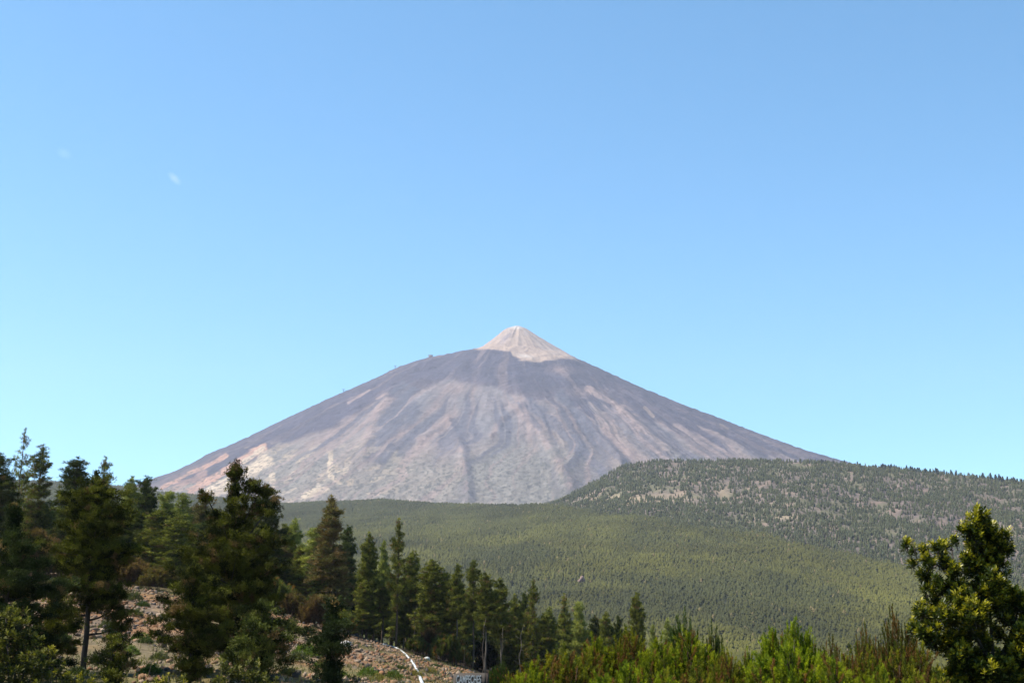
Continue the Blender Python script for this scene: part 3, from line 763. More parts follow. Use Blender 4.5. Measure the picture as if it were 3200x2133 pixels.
for i in range(160):
    px = -120 + (2030 + 120) * ((max(0, i + rr_.uniform(-.4, .4)) / 160.0) ** 1.15)
    d = rr_.choice([206, 218, 232, 246, 262, 280]) + rr_.uniform(-5, 5)
    top = float(np.interp(px, OUT[:, 0], OUT[:, 1])) + rr_.uniform(-12, 50)
    kd = rr_.choice(fk)
    if px > 1150: kd = rr_.choice(['pole', 'full', 'dark', 'slim', 'light', 'slim']); d = max(d, 214)
    w_ = {'full': 'green', 'dark': 'dark', 'light': 'pale', 'brown': 'brownish', 'slim': 'slim', 'pole': 'bare stemmed'}[kd]
    nr = min(tall, key=lambda t: abs(t[0] * k_ - px) - (0.01 * t[1]))
    side_ = 'left' if px < nr[0] * k_ else 'right'
    lab = '%s pine crowded behind and %s of the %s' % (w_, side_, nr[5])
    q_ = lab.split(); lab = ' '.join(q_[:16]).rstrip(',')
    while lab.split()[-1] in ('the', 'of', 'with', 'and', 'in', 'left', 'right', 'just', 'a', 'between', 'by', 'on', 'to', 'from', 'above', 'behind', 'before'): lab = ' '.join(lab.split()[:-1])
    stand(px, top, d, kd, rr_.uniform(95, 140) if px < 900 else rr_.uniform(55, 82), lab)

# big dark pines nearer the camera
def fore(px, top, base, d, wpx, seed, label, **kw):
    b = P(px, base, d); x = float(uu(px, base)) * d; z = gz(x, d)
    z = min(z, b[2]) if abs(z - b[2]) < 2.5 else z
    h = float(tel(top)) * d - z
    v = pine_meshes(seed, H=h, R=wpx / F * d / 2, **kw)
    return place_tree('pine_tree', v, (x, d, z), 0, (1, 1, 1), label, 'pine tree')
fk_ = dict(dz=0.36, nb=7, L=0.17, W=0.036, k=13, tufts=11, sp=1.15, tight=0.30, cl=0.46, green=(0.010, 0.014, 0.004), hi=(0.105, 0.105, 0.016), brown=0.07, bark=(0.075, 0.06, 0.05), tr=0.014, irr=0.7, skip=0.07)  # needle colours cut toward black to paint deep crown shadow
def prof_a(t): return (0.55 + 0.45 * min(1, t / 0.3)) * (1 if t < 0.55 else max(0.06, (1 - t) / 0.45) ** 0.8)
fore(262, 1480, 2075, 74, 285, 201, 'dark foreground pine with black bare lower trunk on the left', z0=0.34, prof=prof_a, elev=(-0.2, 0.6),
     lobes=[(0, 0, 1.9, 1.6, 0.3, 2.3, 26, 0.42), (0, 0, 2.9, -1.6, 0.2, 2.9, 34, 0.5), (0, 0, 2.6, 1.3, -0.2, 3.1, 26, 0.4)], **fk_)
def prof_b(t): return (0.85 + 0.15 * min(1, t / 0.3)) * (1 if t < 0.30 else max(0.05, (1 - t) / 0.70) ** 1.35)
fore(705, 1442, 2070, 74, 350, 202, 'largest foreground pine, dark, with ragged upswept top boughs', z0=0.12, prof=prof_b, elev=(-0.1, 0.75),
     lobes=[(0, 0, 6.8, -1.35, 0, 9.0, 12, 0.16), (0, 0, 7.2, 0.9, 0, 9.6, 12, 0.2), (0, 0, 6.9, 1.35, .2, 9.3, 16, 0.26), (0, 0, 6.0, 1.75, .1, 8.3, 22, 0.32), (0, 0, 5.2, 1.9, -.2, 6.9, 24, 0.4), (0, 0, 8.2, .15, 0, 10.3, 8, .14)], **fk_)
fore(0, 1580, 2140, 66, 400, 203, 'black green foreground pine filling the left edge', z0=0.10, prof=prof_b, elev=(-0.25, 0.5),
     **{**fk_, 'green': (0.008, 0.013, 0.005), 'hi': (0.04, 0.05, 0.014)})
fore(590, 1770, 2110, 68, 200, 204, 'dark bushy pine below and left of the largest foreground pine', z0=0.04, prof=prof_a, elev=(0.0, 0.6), **fk_)
fore(815, 1900, 2150, 60, 200, 205, 'young olive pine right of the largest foreground pine base', z0=0.05, prof=prof_a, elev=(0.1, 0.8), **{**fk_, 'hi': (0.11, 0.12, 0.03)})
fore(1036, 1885, 2150, 62, 150, 206, 'small round dark pine with thin leader on the stony slope', z0=0.05, elev=(-0.1, 0.5),
     prof=lambda t: 1.0 * min(1, 0.6 + t) if t < 0.55 else max(0.1, (0.8 - t) / 0.25), **{**fk_, 'green': (0.009, 0.015, 0.006), 'hi': (0.035, 0.045, 0.016)})
fore(150, 1840, 2120, 70, 150, 207, 'drooping olive pine sapling left of the bare trunked pine', z0=0.05, prof=prof_a, elev=(0.0, 0.5), **fk_)
fore(350, 1990, 2140, 66, 120, 208, 'low dark pine sapling right of the bare trunked pine', z0=0.02, prof=prof_a, elev=(0.0, 0.6), **{**fk_, 'green': (0.009, 0.015, 0.006)})

# ------------------------------------------------------------------ heath and other bushes
def plume_bush(seed, n, Rx, Hh, L, W, k, green, hi, brown, shoot=0.3, upright=1.0, browncol=(0.17, 0.085, 0.03)):
    """heath: a dome of upright plumes, each a stem bristling with fine needles"""
    rng = np.random.default_rng(seed); gs, gc = Geo(), Geo()
    green = np.array(green); hi = np.array(hi); bc = np.array(browncol)
    nl = 6
    heads = [(0, 0, 1.0)] + [(rng.uniform(-1, 1) * Rx * 0.8, rng.uniform(-1, 1) * Rx * 0.8, rng.uniform(0.80, 0.97)) for _ in range(nl - 1)]
    cen, dr, col = [], [], []
    for i in range(n):
        a = rng.uniform(0, 6.28); q = rng.uniform(0, 1) ** 0.5
        x = Rx * q * math.cos(a); y = Rx * q * math.sin(a)
        zt_ = max(h_ * Hh - 0.55 * Hh * (math.hypot(x - hx, y - hy) / Rx) ** 1.3 for hx, hy, h_ in heads)
        zt_ = max(zt_, 0.62 * Hh * (1 - 0.35 * q * q))
        z = zt_ * (1 - 0.42 * rng.uniform(0, 1) ** 1.8)
        ax = nrm(np.array([math.cos(a) * 0.30 * q, math.sin(a) * 0.30 * q, upright]) + rng.normal(0, 0.26, 3))
        ln = shoot * rng.uniform(0.5, 1.25)
        st_ = np.array([x, y, z - ln])
        tube(gs, [st_ - [x * 0.12, y * 0.12, ln * 0.8], st_, st_ + ax * ln], [0.006, 0.004, 0.0015], 3, (0.10, 0.065, 0.04), cap=False)
        w = rng.uniform() ** 1.2; c = green * (1 - w) + hi * w
        if rng.uniform() < brown: c = bc * rng.uniform(0.7, 1.3)
        m = 9
        tt = np.linspace(0.0, 1, m)
        for t_ in tt:
            cen.append(st_ + ax * ln * t_); dr.append(ax * 1.0); col.append(c * (0.8 + 0.35 * t_))
    for i in range(10):
        hx, hy, hz = heads[i % nl]
        tube(gs, [(0, 0, -0.2), (hx * 0.4, hy * 0.4, hz * Hh * 0.4), (hx, hy, hz * Hh * 0.85)], [0.02, 0.014, 0.006], 5, (0.09, 0.06, 0.04))
    blades(gc, np.array(cen), np.array(dr), k, L, W, 0.55, np.array(col), rng, 0.006, 0.2)
    return gs.mesh('stems', M_bark), gc.mesh('foliage', M_heath)
hg = dict(L=0.055, W=0.0095, k=10, shoot=0.24, upright=0.8)
HB = [plume_bush(301, 900, 0.75, 2.5, green=(0.06, 0.09, 0.012), hi=(0.28, 0.29, 0.016), brown=0.14, **hg),
      plume_bush(302, 900, 0.75, 2.5, green=(0.055, 0.075, 0.014), hi=(0.25, 0.23, 0.02), brown=0.26, **hg),
      plume_bush(303, 900, 0.75, 2.5, green=(0.07, 0.11, 0.012), hi=(0.31, 0.34, 0.014), brown=0.07, **hg),
      plume_bush(304, 700, 0.75, 2.5, green=(0.06, 0.07, 0.018), hi=(0.13, 0.12, 0.03), brown=0.42, **hg),
      plume_bush(305, 800, 0.75, 2.5, green=(0.03, 0.05, 0.012), hi=(0.06, 0.09, 0.02), brown=0.08, **hg)]
def bush(px, top, d, v, wpx, label, group='heath bushes along the bottom of the photo', name='heath_bush', cat='bush', meshes=None, bw=1.5, bh=2.5):
    u = float(uu(px, top)); x = u * d; z = gz(x, d); h = max(0.25, float(tel(top)) * d - z)
    m = meshes or HB[v]
    sw = wpx / F * d / bw * 1.15
    o = empty(name, (x, d, z), rr_.uniform(0, 6.28), (sw, sw, h / bh)); tag(o, label, cat, group)
    link('stems', m[0], o); link('foliage', m[1], o)
heath = [
 (1745, 2000, 17, 1, 260, 'mixed green and brown heath bush at the left end of the row'),
 (1670, 2060, 15, 0, 200, 'low green heath bush in front of the row, nearest the sign'),
 (1860, 1985, 18, 0, 230, 'green heath bush second from the left end of the row'),
 (1958, 1942, 18, 1, 200, 'heath bush with brown tips left of the tallest plume'),
 (2055, 1985, 17, 0, 210, 'green heath bush in the dip before the tallest plume'),
 (2138, 1893, 19, 4, 130, 'dark green heath with the tallest pointed plume in the row'),
 (2150, 1965, 18, 0, 250, 'wide heath bush under the tallest pointed plume'),
 (2225, 1925, 19, 4, 70, 'thin upright heath shoot right of the tallest plume'),
 (2260, 2010, 17, 1, 170, 'reddish green heath bush sloping to the gap in the row'),
 (2335, 2030, 17, 0, 150, 'low bright heath bush at the gap in the row'),
 (2412, 1950, 18, 2, 100, 'bright heath shoot left of the brightest bush'),
 (2472, 1922, 18, 2, 170, 'brightest green heath bush with a rounded top'),
 (2460, 2000, 16.5, 2, 260, 'wide bright green heath bush below the rounded one'),
 (2595, 1985, 20, 3, 130, 'dull brown green bush in the dip left of the dry heath'),
 (2600, 2050, 16, 0, 240, 'green heath bush at the bottom between bright bush and dry heath'),
 (2700, 1945, 18, 3, 110, 'dry brown heath bush leaning left'),
 (2785, 1893, 18.5, 3, 130, 'tall dry orange brown heath bush left of the leafy tree'),
 (2800, 1990, 17, 1, 220, 'brownish green heath bush at the foot of the leafy tree'),
 (2740, 2070, 15, 0, 220, 'low green heath bush in front of the dry heath'),
 (1960, 2060, 14.5, 2, 260, 'nearest bright heath bush at the bottom left of the row'),
 (2180, 2070, 14.5, 1, 260, 'nearest mixed heath bush at the bottom middle of the row'),
 (2360, 2085, 14.5, 0, 240, 'nearest green heath bush under the gap of the row'),
 (2860, 1985, 19, 1, 120, 'brown green heath bush pressed against the leafy tree'),
 (2660, 2000, 17.5, 1, 170, 'mixed heath bush between the brightest bush and the dry heath'),
 (2920, 2075, 14.5, 1, 240, 'heath bush at the bottom under the leafy tree'),
 (1565, 2058, 44, 4, 90, 'dark olive bush right of the sign'),
 (1620, 2085, 36, 1, 90, 'small brown green bush between sign and heath row'),
]
for a in heath: bush(a[0], a[1] - (14 if a[2] < 30 else 0), *a[2:])

# heath along the foot of the stand (far)
fh = dict(L=0.42, W=0.06, k=5, shoot=0.8)
EB = [plume_bush(311, 330, 1.9, 3.4, green=(0.06, 0.05, 0.018), hi=(0.15, 0.115, 0.04), brown=0.2, browncol=(0.12, 0.075, 0.035), **fh),
      plume_bush(312, 330, 1.9, 3.4, green=(0.06, 0.075, 0.02), hi=(0.12, 0.125, 0.03), brown=0.1, **fh),
      plume_bush(313, 330, 1.9, 3.4, green=(0.065, 0.045, 0.02), hi=(0.14, 0.09, 0.04), brown=0.3, browncol=(0.13, 0.075, 0.04), **fh)]
UB = plume_bush(314, 330, 1.9, 3.4, green=(0.018, 0.024, 0.009), hi=(0.04, 0.048, 0.016), brown=0.1, browncol=(0.05, 0.035, 0.02), **fh)  # foliage coloured near black to stand in for shade inside the stand
edge_b = [(120, 1650, 196, 2, 130, 'reddish brown heath at the stand edge, far left'), (195, 1700, 194, 0, 110, 'brown heath at the stand edge behind the bare trunked pine'),
          (420, 1740, 192, 2, 120, 'rust brown bush above the bare slope, left one'), (490, 1765, 190, 0, 100, 'rust brown bush above the bare slope, right one'),
          (860, 1800, 194, 1, 110, 'olive yellow bush at the stand edge right of the largest pine'), (925, 1845, 192, 0, 90, 'brown bush at the stand edge, centre left'),
          (985, 1860, 190, 2, 90, 'rusty bush at the foot of the tall brown sided pine'), (1060, 1900, 194, 1, 90, 'green bush in the shade under the stand, left of the pipe'),
          (1345, 1960, 203, 2, 80, 'rusty bush in the shade under the stand, right of the pipe'), (1385, 1975, 200, 1, 80, 'round bush in the shade above the slope end'),
          (1300, 1985, 200, 1, 60, 'small bush in the shade just right of the pipe top'), (1440, 2010, 200, 1, 60, 'leaning bush under the pale poles'),
          (300, 1740, 198, 1, 120, 'green bush hidden at the stand edge behind the left pines')]
for px, py, d, v, w, lab in edge_b:
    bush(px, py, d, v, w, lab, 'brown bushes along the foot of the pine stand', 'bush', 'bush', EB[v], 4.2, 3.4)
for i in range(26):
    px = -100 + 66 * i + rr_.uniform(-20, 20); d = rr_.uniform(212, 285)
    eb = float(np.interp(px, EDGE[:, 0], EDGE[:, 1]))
    bush(px, eb - rr_.uniform(70, 130), d, 1, rr_.uniform(90, 140), 'undergrowth bush coloured dark for shade between the trunks inside the stand', 'undergrowth inside the pine stand', 'undergrowth_bush', 'bush', UB, 4.2, 3.4)

# small herbs and shrubs on the slope
def herb_mesh(seed, col, hi, r=0.5, h=0.45, n=160, L=0.22, W=0.035):
    rng = np.random.default_rng(seed); g = Geo()
    a = rng.uniform(0, 6.28, n); q = rng.uniform(0, 1, n) ** .5
    cen = np.stack([np.cos(a) * q * r, np.sin(a) * q * r, h * (1 - q * q) * rng.uniform(0.1, 1, n)], 1)
    w = rng.uniform(0, 1, (n, 1)); cols = np.array(col) * (1 - w) + np.array(hi) * w
    blades(g, cen, cen * [1, 1, 0.5] + [0, 0, 0.5], 5, L, W, 0.6, cols, rng, 0.02)
    return g.mesh('low_shrub', M_herb)
HM = [herb_mesh(401, (0.07, 0.12, 0.02), (0.20, 0.26, 0.04)), herb_mesh(402, (0.07, 0.09, 0.03), (0.15, 0.15, 0.06)), herb_mesh(403, (0.04, 0.07, 0.02), (0.09, 0.12, 0.03)), herb_mesh(404, (0.20, 0.17, 0.05), (0.34, 0.27, 0.08))]
hl = ['bright green low shrub', 'grey low shrub', 'dark green low shrub', 'yellow grass tuft']
spots = [(870, 1960, 0, 2.2), (955, 2050, 0, 3.2), (930, 2065, 1, 2.5), (1010, 2085, 0, 2), (1150, 2115, 0, 2.2), (1230, 2118, 0, 2), (1180, 2125, 3, 1.8), (1345, 2100, 3, 1.4), (1360, 2085, 2, 1.1), (1300, 2110, 3, 1.4),
         (415, 1875, 1, 2.2), (445, 1895, 2, 1.6), (420, 1925, 1, 1.8), (440, 2000, 0, 2), (455, 2010, 2, 1.6), (180, 2000, 0, 2.6), (205, 2030, 2, 2.2), (395, 2045, 0, 2.6), (335, 1965, 1, 2.0),
         (520, 1830, 1, 2), (780, 2035, 0, 2), (740, 2045, 1, 2.2), (640, 1990, 1, 2), (1060, 2118, 0, 2), (1250, 2090, 2, 1.2), (500, 2060, 1, 2), (470, 2105, 0, 2.4), (545, 1960, 2, 1.6), (240, 2110, 2, 2.6), (900, 2110, 1, 2.2)]
for px, py, v, s in spots:
    p = hit(px, py); o = link('low_shrub', HM[v]); o.location = p; s *= p[1] / 130 * 0.8; o.scale = (s, s, s * 0.9); o.rotation_euler = (0, 0, rr_.uniform(0, 6))
    where = 'behind the bare trunked pine' if px < 300 else 'between the bare trunked pine and the dark bushy pine' if px < 560 else 'under the largest foreground pine' if px < 840 else 'left of the round dark pine' if px < 1040 else 'left of the pipe' if px < 1290 else 'right of the pipe'
    where += ', higher up' if py < 1990 else ', low down' if py > 2080 else ''
    tag(o, hl[v] + ' ' + where, 'shrub', 'low shrubs and tufts on the slope')
# ground cover
rng = np.random.default_rng(77)
g = Geo(); N = 5200
uG = rng.uniform(-0.38, 0.03, N); dG = 60 + 140 * rng.uniform(0, 1, N) ** 0.8
cov = fbm(uG * dG / 9, dG / 14, 27, 4) + 0.25 * (1 - sm(80, 115, dG))
kp = cov > 0.53; uG, dG = uG[kp], dG[kp]
cen = np.stack([uG * dG, dG, ground(uG, dG)], 1); w = rng.uniform(0, 1, (len(cen), 1))
blades(g, cen, np.tile([0, 0, 1.0], (len(cen), 1)), 9, 0.34, 0.045, 0.55, np.array([0.09, 0.11, 0.03]) * (1 - w) + np.array([0.24, 0.20, 0.07]) * w, rng, 0.18)
tag(link('grass', g.mesh('grass', M_herb)), 'sparse green and yellow grass on the stony slope', 'grass', kind='stuff')
# rubble
g = Geo(); N = 17000
uR = rng.uniform(-0.38, 0.02, N); dR = 62 + 142 * rng.uniform(0, 1, N) ** 0.75
nR = fbm(uR * dR / 7, dR / 10, 121, 4); kp = nR > 0.44
uR, dR = uR[kp], dR[kp]; N = len(uR)
sz = 0.06 + 0.24 * rng.uniform(0, 1, N) ** 3.0
V = iv[None] * rng.uniform(0.6, 1.3, (N, 12, 1)) * (sz[:, None] * rng.uniform(0.6, 1.3, (N, 3)))[:, None]
V = V + np.stack([uR * dR, dR, ground(uR, dR) + sz * 0.25], 1)[:, None]
pal = np.array([(0.28, 0.15, 0.075), (0.19, 0.12, 0.08), (0.34, 0.20, 0.11), (0.09, 0.07, 0.06), (0.38, 0.27, 0.18), (0.29, 0.13, 0.055)])
cR = pal[rng.integers(0, 6, N)] * rng.uniform(0.8, 1.2, (N, 1))
g.add(V.reshape(-1, 3), (it_[None] + np.arange(N)[:, None, None] * 12).reshape(-1, 3), np.repeat(cR, 12, 0))
tag(link('rubble', g.mesh('rubble', M_rock)), 'loose broken rocks strewn over the hillside', 'rubble', kind='stuff')
# a few blocks one can tell apart
for i, (px, py, s, lab, c) in enumerate([(856, 1915, 0.75, 'pale boulder at the top edge of the slope right of the largest pine', (0.42, 0.36, 0.30)), (1080, 2020, 0.7, 'pale boulder seen through the small round dark pine', (0.6, 0.55, 0.5)),
        (905, 1965, 0.6, 'dark grey block lying mid slope', (0.12, 0.11, 0.12)), (1048, 2105, 0.4, 'white stone low on the slope under the round dark pine', (0.62, 0.6, 0.58)),
        (1335, 2062, 0.45, 'small bright white stone on the slope right of the pipe', (0.7, 0.7, 0.66)), (1165, 1985, 0.5, 'tan boulder at the slope edge left of the pipe', (0.4, 0.30, 0.22))]):
    g = Geo(); g.add(iv * rng.uniform(0.75, 1.2, (12, 1)) * [1, 0.9, 0.75], it_, c); o = link('boulder', g.mesh('boulder', M_rock))
    o.location = hit(px, py) + np.array([0, 0, s * 0.3]); o.scale = (s, s, s); tag(o, lab, 'boulder', 'larger stones on the slope')

# bare branches standing on the slope
def dead(px, base, top, d, lab, seed, col=(0.16, 0.13, 0.11), lean=0.0):
    rng = np.random.default_rng(seed); u = float(uu(px, base)); x = u * d; z = min(gz(x, d), float(tel(base)) * d)
    h = float(tel(top)) * d - z; g = Geo()
    main = np.array([(lean * h * t + rng.normal(0, .02) * h, rng.normal(0, .02) * h, h * t - 0.2 * (t == 0)) for t in np.linspace(0, 1, 7)])
    tube(g, main, np.linspace(0.011 * h, 0.003 * h, 7), 6, col)
    for k in range(7):
        t = rng.uniform(0.25, 0.9); b = np.array([np.interp(t, np.linspace(0, 1, 7), main[:, j]) for j in range(3)])
        a = rng.uniform(0, 6.28); l = h * rng.uniform(0.05, 0.15)
        e = b + np.array([math.cos(a) * l * .8, math.sin(a) * l * .8, l * rng.uniform(0.2, 0.7)])
        tube(g, [b, (b + e) / 2 + rng.normal(0, .03 * l, 3), e], [0.0035 * h, 0.0025 * h, 0.0012 * h], 4, col)
    o = link('dead_tree', g.mesh('dead_tree', M_bark)); o.location = (x, d, z); tag(o, lab, 'dead tree')
dead(462, 2120, 2005, 70, 'dry forked branch standing left of the dark bushy pine', 501, lean=0.12)
dead(240, 2040, 1985, 72, 'thin dry twig just left of the bare trunk', 502, lean=-0.15)
dead(1450, 2092, 2020, 196, 'short grey dead trunk at the end of the slope, left of the sign poles', 503, (0.16, 0.125, 0.095))
dead(1505, 2100, 1930, 192, 'long pale bare trunk with side branches above the sign', 504, (0.16, 0.125, 0.095), 0.05)
dead(1290, 2050, 1895, 206, 'pale dead trunk with one side limb in the shade right of the tall pine', 505, (0.17, 0.14, 0.11), 0.03)
dead(1620, 2120, 1950, 190, 'pale bare trunk right of the sign in front of the stand', 506, (0.16, 0.13, 0.10), 0.06)
dead(1566, 2070, 1960, 196, 'thin pale trunk behind the dark olive bush', 507, (0.16, 0.13, 0.10), 0.03)

# ------------------------------------------------------------------ the white pipe
pp = [(1198, 2012), (1216, 2014), (1238, 2022), (1256, 2034), (1272, 2048), (1286, 2066), (1297, 2084), (1306, 2102), (1313, 2120), (1319, 2138), (1323, 2158)]
pts = []
for i, (px, py) in enumerate(pp):
    h_ = hit(px, py + 3, 55, 201) if py < 2130 else None
    if h_ is not None: pts.append(h_ + [0, 0, 0.12])
last = pts[-1]; prev = pts[-2]
for k in (1, 2): pts.append(last + (last - prev) * k * 0.9)
pts = np.array(pts)
# smooth and keep it lying on the slope
tt = np.linspace(0, len(pts) - 1, 70); sp = np.stack([np.interp(tt, np.arange(len(pts)), pts[:, j]) for j in range(3)], 1)
for _ in range(6): sp[1:-1] = (sp[:-2] + sp[1:-1] * 2 + sp[2:]) / 4
pipe = empty('white_pipe', sp[0]); tag(pipe, 'long white pipe curving down the stony slope', 'pipe')
g = Geo(); tube(g, sp - sp[0], 0.105, 10, (0.82, 0.82, 0.80)); link('tube', g.mesh('tube', M_pipe, True), pipe)
for i in range(6, 68, 8):
    a_ = sp[i] - sp[0]; t_ = nrm(sp[i + 1] - sp[i - 1])
    g = Geo(); tube(g, [a_ - t_ * 0.05, a_ + t_ * 0.05], 0.118, 10, (0.4, 0.4, 0.38)); link('collar', g.mesh('collar', M_pipe), pipe)

# ------------------------------------------------------------------ the wooden sign
SD = 19.0; sp0 = P(1469, 2101, SD); sc_ = SD / F
sw_, sh_ = 102 * sc_, 62 * sc_
sign = empty('wooden_sign', (sp0[0], SD, gz(sp0[0], SD)), math.radians(-8)); tag(sign, 'weathered grey wooden sign with white carved letters at the bottom edge', 'sign')
zt = sp0[2] - sign.location[2]
g = Geo()
n_ = 14; xs = np.linspace(-sw_ / 2, sw_ / 2, n_); top_ = zt + np.random.default_rng(8).normal(0, 0.0012, n_); top_[0] -= 0.012; top_[1] -= 0.006; top_[2] -= 0.003
V = []; th_ = 0.035
for x, t in zip(xs, top_):
    V += [(x, -th_ / 2, zt - sh_), (x, -th_ / 2, t), (x, th_ / 2, t), (x, th_ / 2, zt - sh_)]
T = []
for i in range(n_ - 1):
    a = i * 4; b = a + 4
    for j in range(4):
        j2 = (j + 1) % 4; T += [(a + j, b + j, b + j2), (a + j, b + j2, a + j2)]
T += [(0, 1, 2), (0, 2, 3), (len(V) - 4, len(V) - 2, len(V) - 3), (len(V) - 4, len(V) - 1, len(V) - 2)]
g.add(V, T, (0.095, 0.078, 0.066)); link('board', g.mesh('board', M_wood), sign)
g = Geo(); box(g, (-0.045, th_ / 2 + 0.002, -0.3), (0.045, th_ / 2 + 0.09, zt - 0.03), (0.12, 0.095, 0.08)); link('post', g.mesh('post', M_wood), sign)
g = Geo(); box(g, (sw_ / 2 + 0.001, -0.02, zt - sh_), (sw_ / 2 + 0.022, th_ / 2 + 0.03, zt - 0.001), (0.06, 0.04, 0.035)); link('shaded_board_edge', g.mesh('shaded_board_edge', M_wood), sign)  # added dark strip, paints the shaded right thickness of the board
fc = bpy.data.curves.new('lettering', 'FONT'); fc.body = 'CAMPECHES'; fc.size = 0.105; fc.extrude = 0.002; fc.offset = 0.0016; fc.space_character = 1.0
fc.align_x = 'CENTER'
tmp = bpy.data.objects.new('tmp', fc); COL.objects.link(tmp)
bpy.context.view_layer.update()
dg = bpy.context.evaluated_depsgraph_get()
lm = bpy.data.meshes.new_from_object(tmp.evaluated_get(dg)); bpy.data.objects.remove(tmp); bpy.data.curves.remove(fc)
co = np.empty(len(lm.vertices) * 3, np.float32); lm.vertices.foreach_get('co', co); co = co.reshape(-1, 3)
w0 = co[:, 0].max() - co[:, 0].min(); co[:, 0] *= (76 * sc_) / w0; co[:, 1] *= (24 * sc_) / (co[:, 1].max() - co[:, 1].min())
jx = np.floor((co[:, 0] + 1) / 0.036); co[:, 1] += (((jx * 7) % 5) - 2) * 0.0016
lm.vertices.foreach_set('co', co.ravel()); lm.update()
a = lm.color_attributes.new('col', 'FLOAT_COLOR', 'POINT'); a.data.foreach_set('color', np.tile(np.array([0.80, 0.79, 0.76, 1], np.float32), len(lm.vertices)))
lm.materials.clear(); lm.materials.append(M_paint); lm.name = 'lettering'
lo = link('lettering', lm, sign); lo.rotation_euler = (math.radians(90), 0, 0); lo.location = (-0.015, -th_ / 2 - 0.002, zt - 30 * sc_)

# ------------------------------------------------------------------ leafy trees
def leafy(seed, clumps, joints, leafL, leafW, per, dens, cols, tipcol, barkc=(0.06, 0.05, 0.04), mat=M_leaf):
    """clumps: (x, y, z, r) foliage masses; joints: limb polylines with radii"""
    rng = np.random.default_rng(seed); gt, gc = Geo(), Geo()
    for path, r0, r1 in joints:
        path = np.array(path, float); tube(gt, path, np.linspace(r0, r1, len(path)), 7, barkc)
    cen, dr, col = [], [], []
    for (x, y, z, r) in clumps:
        n = max(5, int(dens * r * r))
        for _ in range(n):
            d = nrm(rng.normal(0, 1, 3)); q = rng.uniform(0.15, 1.0) ** 0.5
            p = np.array([x, y, z]) + d * r * q * [1, 1, 1.05]
            ax = nrm(d * 0.7 + np.array([-0.1, 0, 1.0]) + rng.normal(0, 0.25, 3))
            w = rng.uniform() ** 1.3
            base = np.array(cols[0]) * (1 - w) + np.array(cols[1]) * w
            # a rosette: whorls of leaves round the shoot tip, newest at the top
            s = rng.uniform(0.8, 1.2)
            tube(gt, [p - ax * leafL * 2.0 - d * 0.03, p], [0.004 * leafL / .08, 0.002], 3, barkc, cap=False)
            young = rng.uniform() < (0.8 if d[2] > -0.1 else 0.35)
            for j in range(per):
                a = j * 2.4 + rng.uniform(0, 0.5); t = j / per
                e1 = nrm(np.cross(ax, [0.3, 0.9, 0.2])); e2 = np.cross(ax, e1)
                out = e1 * math.cos(a) + e2 * math.sin(a)
                cen.append(p - ax * leafL * 1.1 * (1 - t) * s); dr.append(out * (1.15 - 0.7 * t) + ax * (0.25 + 0.8 * t))
                c = base.copy()
                if young and t > 0.45: c = base * (1 - t * 0.9) + np.array(tipcol) * t * 0.9
                col.append(c * rng.uniform(0.8, 1.2))
    leaves(gc, np.array(cen), np.array(dr), leafL, leafW, np.array(col), rng)
    return gt.mesh('trunk', M_bark, True), gc.mesh('crown', mat)
LD = 18.0
rng = np.random.default_rng(9)
def lp(px, py, dep=0.0):                        # local position of a foliage mass
    q = P(px, py, LD); return q[0] - L0[0], dep, q[2] - L0[2]
xb = float(uu(3110, 2100)) * LD; L0 = np.array([xb, LD, gz(xb, LD)])
lc = [(3050, 1615, 42), (3085, 1650, 40), (3030, 1660, 34), (3060, 1710, 52), (3100, 1715, 40), (3140, 1655, 18), (3145, 1695, 26), (3115, 1760, 44), (3050, 1770, 42), (3020, 1740, 26), (3090, 1810, 46), (3135, 1795, 26), (3020, 1730, 16),
      (2847, 1678, 18), (2855, 1700, 14), (2890, 1695, 18), (2925, 1692, 22), (2960, 1690, 20), (2975, 1672, 13), (2862, 1742, 16), (2900, 1740, 24), (2950, 1735, 28), (2970, 1770, 30), (2910, 1780, 28), (2940, 1815, 34), (2990, 1820, 32), (2895, 1820, 12),
      (2990, 1860, 46), (2925, 1860, 30), (2860, 1885, 24), (2895, 1905, 34), (2950, 1910, 46), (3020, 1905, 48), (2850, 1935, 30), (2880, 1965, 38), (2940, 1970, 46), (3010, 1960, 46), (3060, 1890, 34),
      (3150, 1850, 38), (3180, 1860, 36), (3215, 1880, 46), (3170, 1910, 32), (3215, 1950, 54), (3170, 1985, 30), (3230, 2030, 60), (3165, 2060, 34), (3200, 2110, 50),
      (3050, 2045, 54), (2985, 2040, 40), (3100, 2090, 54), (3020, 2105, 54), (2960, 2100, 36), (3080, 1990, 22), (3150, 2130, 40), (3060, 2140, 50), (2950, 2150, 50), (3290, 1960, 60), (3320, 2060, 70), (3300, 2150, 70), (3200, 2190, 70), (3100, 2200, 60), (3000, 2210, 60), (3008, 1640, 24), (3118, 1628, 20), (3110, 1685, 38), (3130, 1900, 28), (3100, 1862, 36), (3055, 1845, 40), (3055, 1955, 34), (3140, 2030, 28), (2990, 1990, 44), (3010, 2045, 50), (3065, 2085, 50), (3180, 2040, 50), (3195, 1975, 46), (3120, 1955, 26), (3082, 2015, 32), (3128, 2085, 40), (3150, 1990, 24)]
clumps = []
for px, py, r in lc:
    x, y, z = lp(px, py + 12); rad = r / F * LD
    clumps.append((x, rng.normal(0, 0.10) * (1 + (py > 1850)), z, rad * 0.99))
tr_ = lambda L: [lp(a, b, c) for a, b, c in L]
